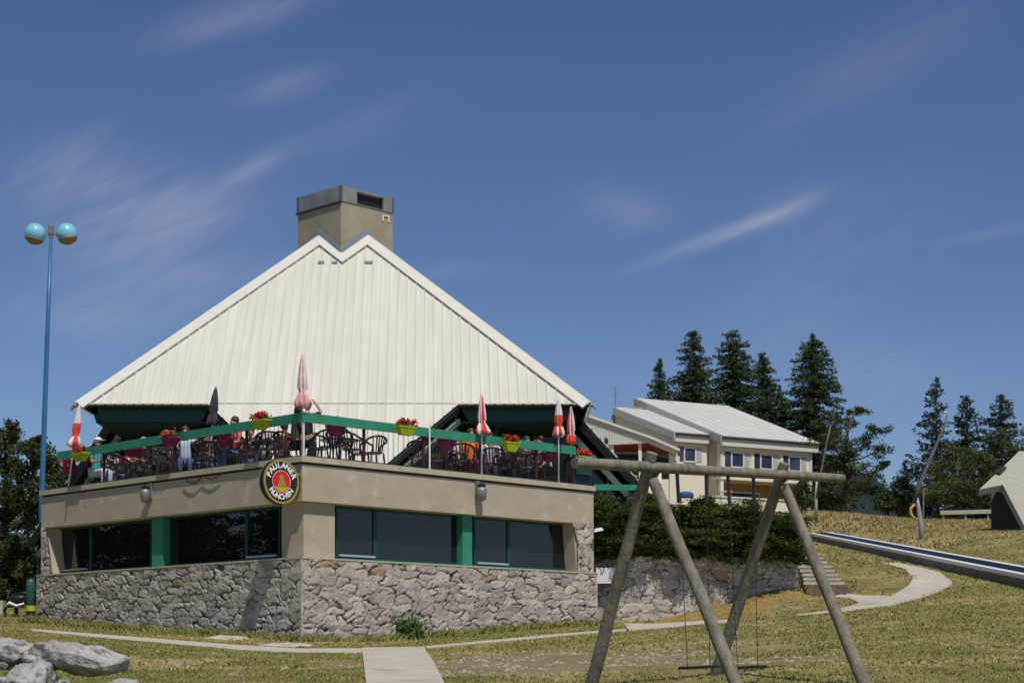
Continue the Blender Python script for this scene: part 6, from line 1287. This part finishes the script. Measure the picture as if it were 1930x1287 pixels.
def checks(name, c1, c2, c3, sc):
    m = bpy.data.materials.new(name); m.use_nodes = True; t = m.node_tree; b = t.nodes['Principled BSDF']; b.inputs['Roughness'].default_value = .85
    tcn = t.nodes.new('ShaderNodeTexCoord'); ck = t.nodes.new('ShaderNodeTexChecker'); ck.inputs['Scale'].default_value = sc; ck.inputs[1].default_value = (*c1, 1); ck.inputs[2].default_value = (*c2, 1); t.links.new(tcn.outputs['Object'], ck.inputs[0])
    n = t.nodes.new('ShaderNodeTexNoise'); n.inputs['Scale'].default_value = sc * .6; mx = t.nodes.new('ShaderNodeMix'); mx.data_type = 'RGBA'; mx.inputs[7].default_value = (*c3, 1); mr = t.nodes.new('ShaderNodeMath'); mr.operation = 'MULTIPLY'; mr.inputs[1].default_value = .5
    t.links.new(tcn.outputs['Object'], n.inputs['Vector']); t.links.new(n.outputs[0], mr.inputs[0]); t.links.new(mr.outputs[0], mx.inputs[0]); t.links.new(ck.outputs[0], mx.inputs[6]); t.links.new(mx.outputs[2], b.inputs['Base Color']); return m
M['redck'] = checks('red_checked_cloth', (.75, .04, .03), (.55, .05, .05), (.8, .5, .45), 14); M['blueck'] = checks('blue_checked_cloth', (.5, .5, .62), (.22, .24, .40), (.65, .62, .68), 16)
M['stripe'] = mat('striped_cloth', (.72, .72, .74), .85, (.35, .38, .50), 7, contrast=(.45, .55), stretch=(5, 5, .3), detail=1)
sk = M
person('seated person in a teal shirt and white cap at the left terrace end', 'L', 180, .55, 55, M['teal'], M['paleblue'], M['hair_gr'], cap=M['white'])
person('seated person in a grey blue top and white hat beside the first dark post', 'L', 207, 1.6, 40, M['paleblue'], M['jeans'], M['hair_gr'], cap=M['white'])
person('seated person in a maroon top at the table behind the left wall lamp', 'L', 243, 1.9, -10, M['maroon'], M['jeans'], M['hair_bk'])
person('grey haired person in maroon left of the menu board', 'L', 276, 1.35, -50, M['maroon'], M['darkcl'], M['hair_gr'])
person('person in a pale blue vest pointing right, right of the orange flowers', 'L', 349, .85, 10, M['paleblue'], M['jeans'], M['hair_br'], arms='point')
person('seated person in a bright red checked shirt on the left side', 'L', 449, .75, -55, M['redck'], M['jeans'], M['hair_br'])
person('seated person in a blue checked shirt behind the lime box left of the corner', 'L', 497, 1.7, 0, M['blueck'], M['darkcl'], M['hair_bk'])
person('brown haired person in a reddish top just left of the terrace corner', 'L', 533, 2.0, 160, M['maroon'], M['darkcl'], M['hair_br'])
person('standing person dressed all in black reaching up to the corner parasol', 'L', 578, .75, 175, M['black'], M['black'], M['hair_bk'], pose='stand', arms='up', dz=-.30)
person('seated person in black with folded arms left of the standing one', 'L', 556, .65, 120, M['darkcl'], M['black'], M['hair_bk'])
person('dark clad guest in the shade behind the orange flowered box', 'L', 322, 2.0, 20, M['darkcl'], M['darkcl'], M['hair_bk'])
person('dark clad guest right behind the dark closed parasol pole', 'L', 397, 1.8, -30, M['darkcl'], M['jeans'], M['hair_br'])
person('guest in black between the red shirted and blue checked guests', 'L', 472, 2.1, 10, M['black'], M['jeans'], M['hair_bk'])
person('dark haired guest in a dark top under the geranium box', 'R', 957, 1.9, -15, M['darkcl'], M['jeans'], M['hair_bk'])
person('person in a white shirt behind the magenta box right of the white pole', 'R', 862, 1.6, -20, M['whitecl'], M['darkcl'], M['hair_bk'])
person('person in an orange top left of the flared red parasol', 'R', 886, 1.1, 15, M['orange'], M['maroon'], M['hair_br'])
person('person in a white striped shirt right of the flared red parasol', 'R', 925, 1.25, 0, M['stripe'], M['darkcl'], M['hair_bk'])
person('tanned person in a dark top right of the geranium box', 'R', 990, 1.2, 25, M['darkcl'], M['jeans'], M['hair_br'])
person('person in a white top seated behind the bending guest', 'R', 1012, 1.5, -30, M['whitecl'], M['darkcl'], M['hair_br'])
person('guest in a black and white shirt bending forward near the last pole', 'R', 1036, .75, -60, M['stripe'], M['black'], M['hair_bk'], arms='bend')
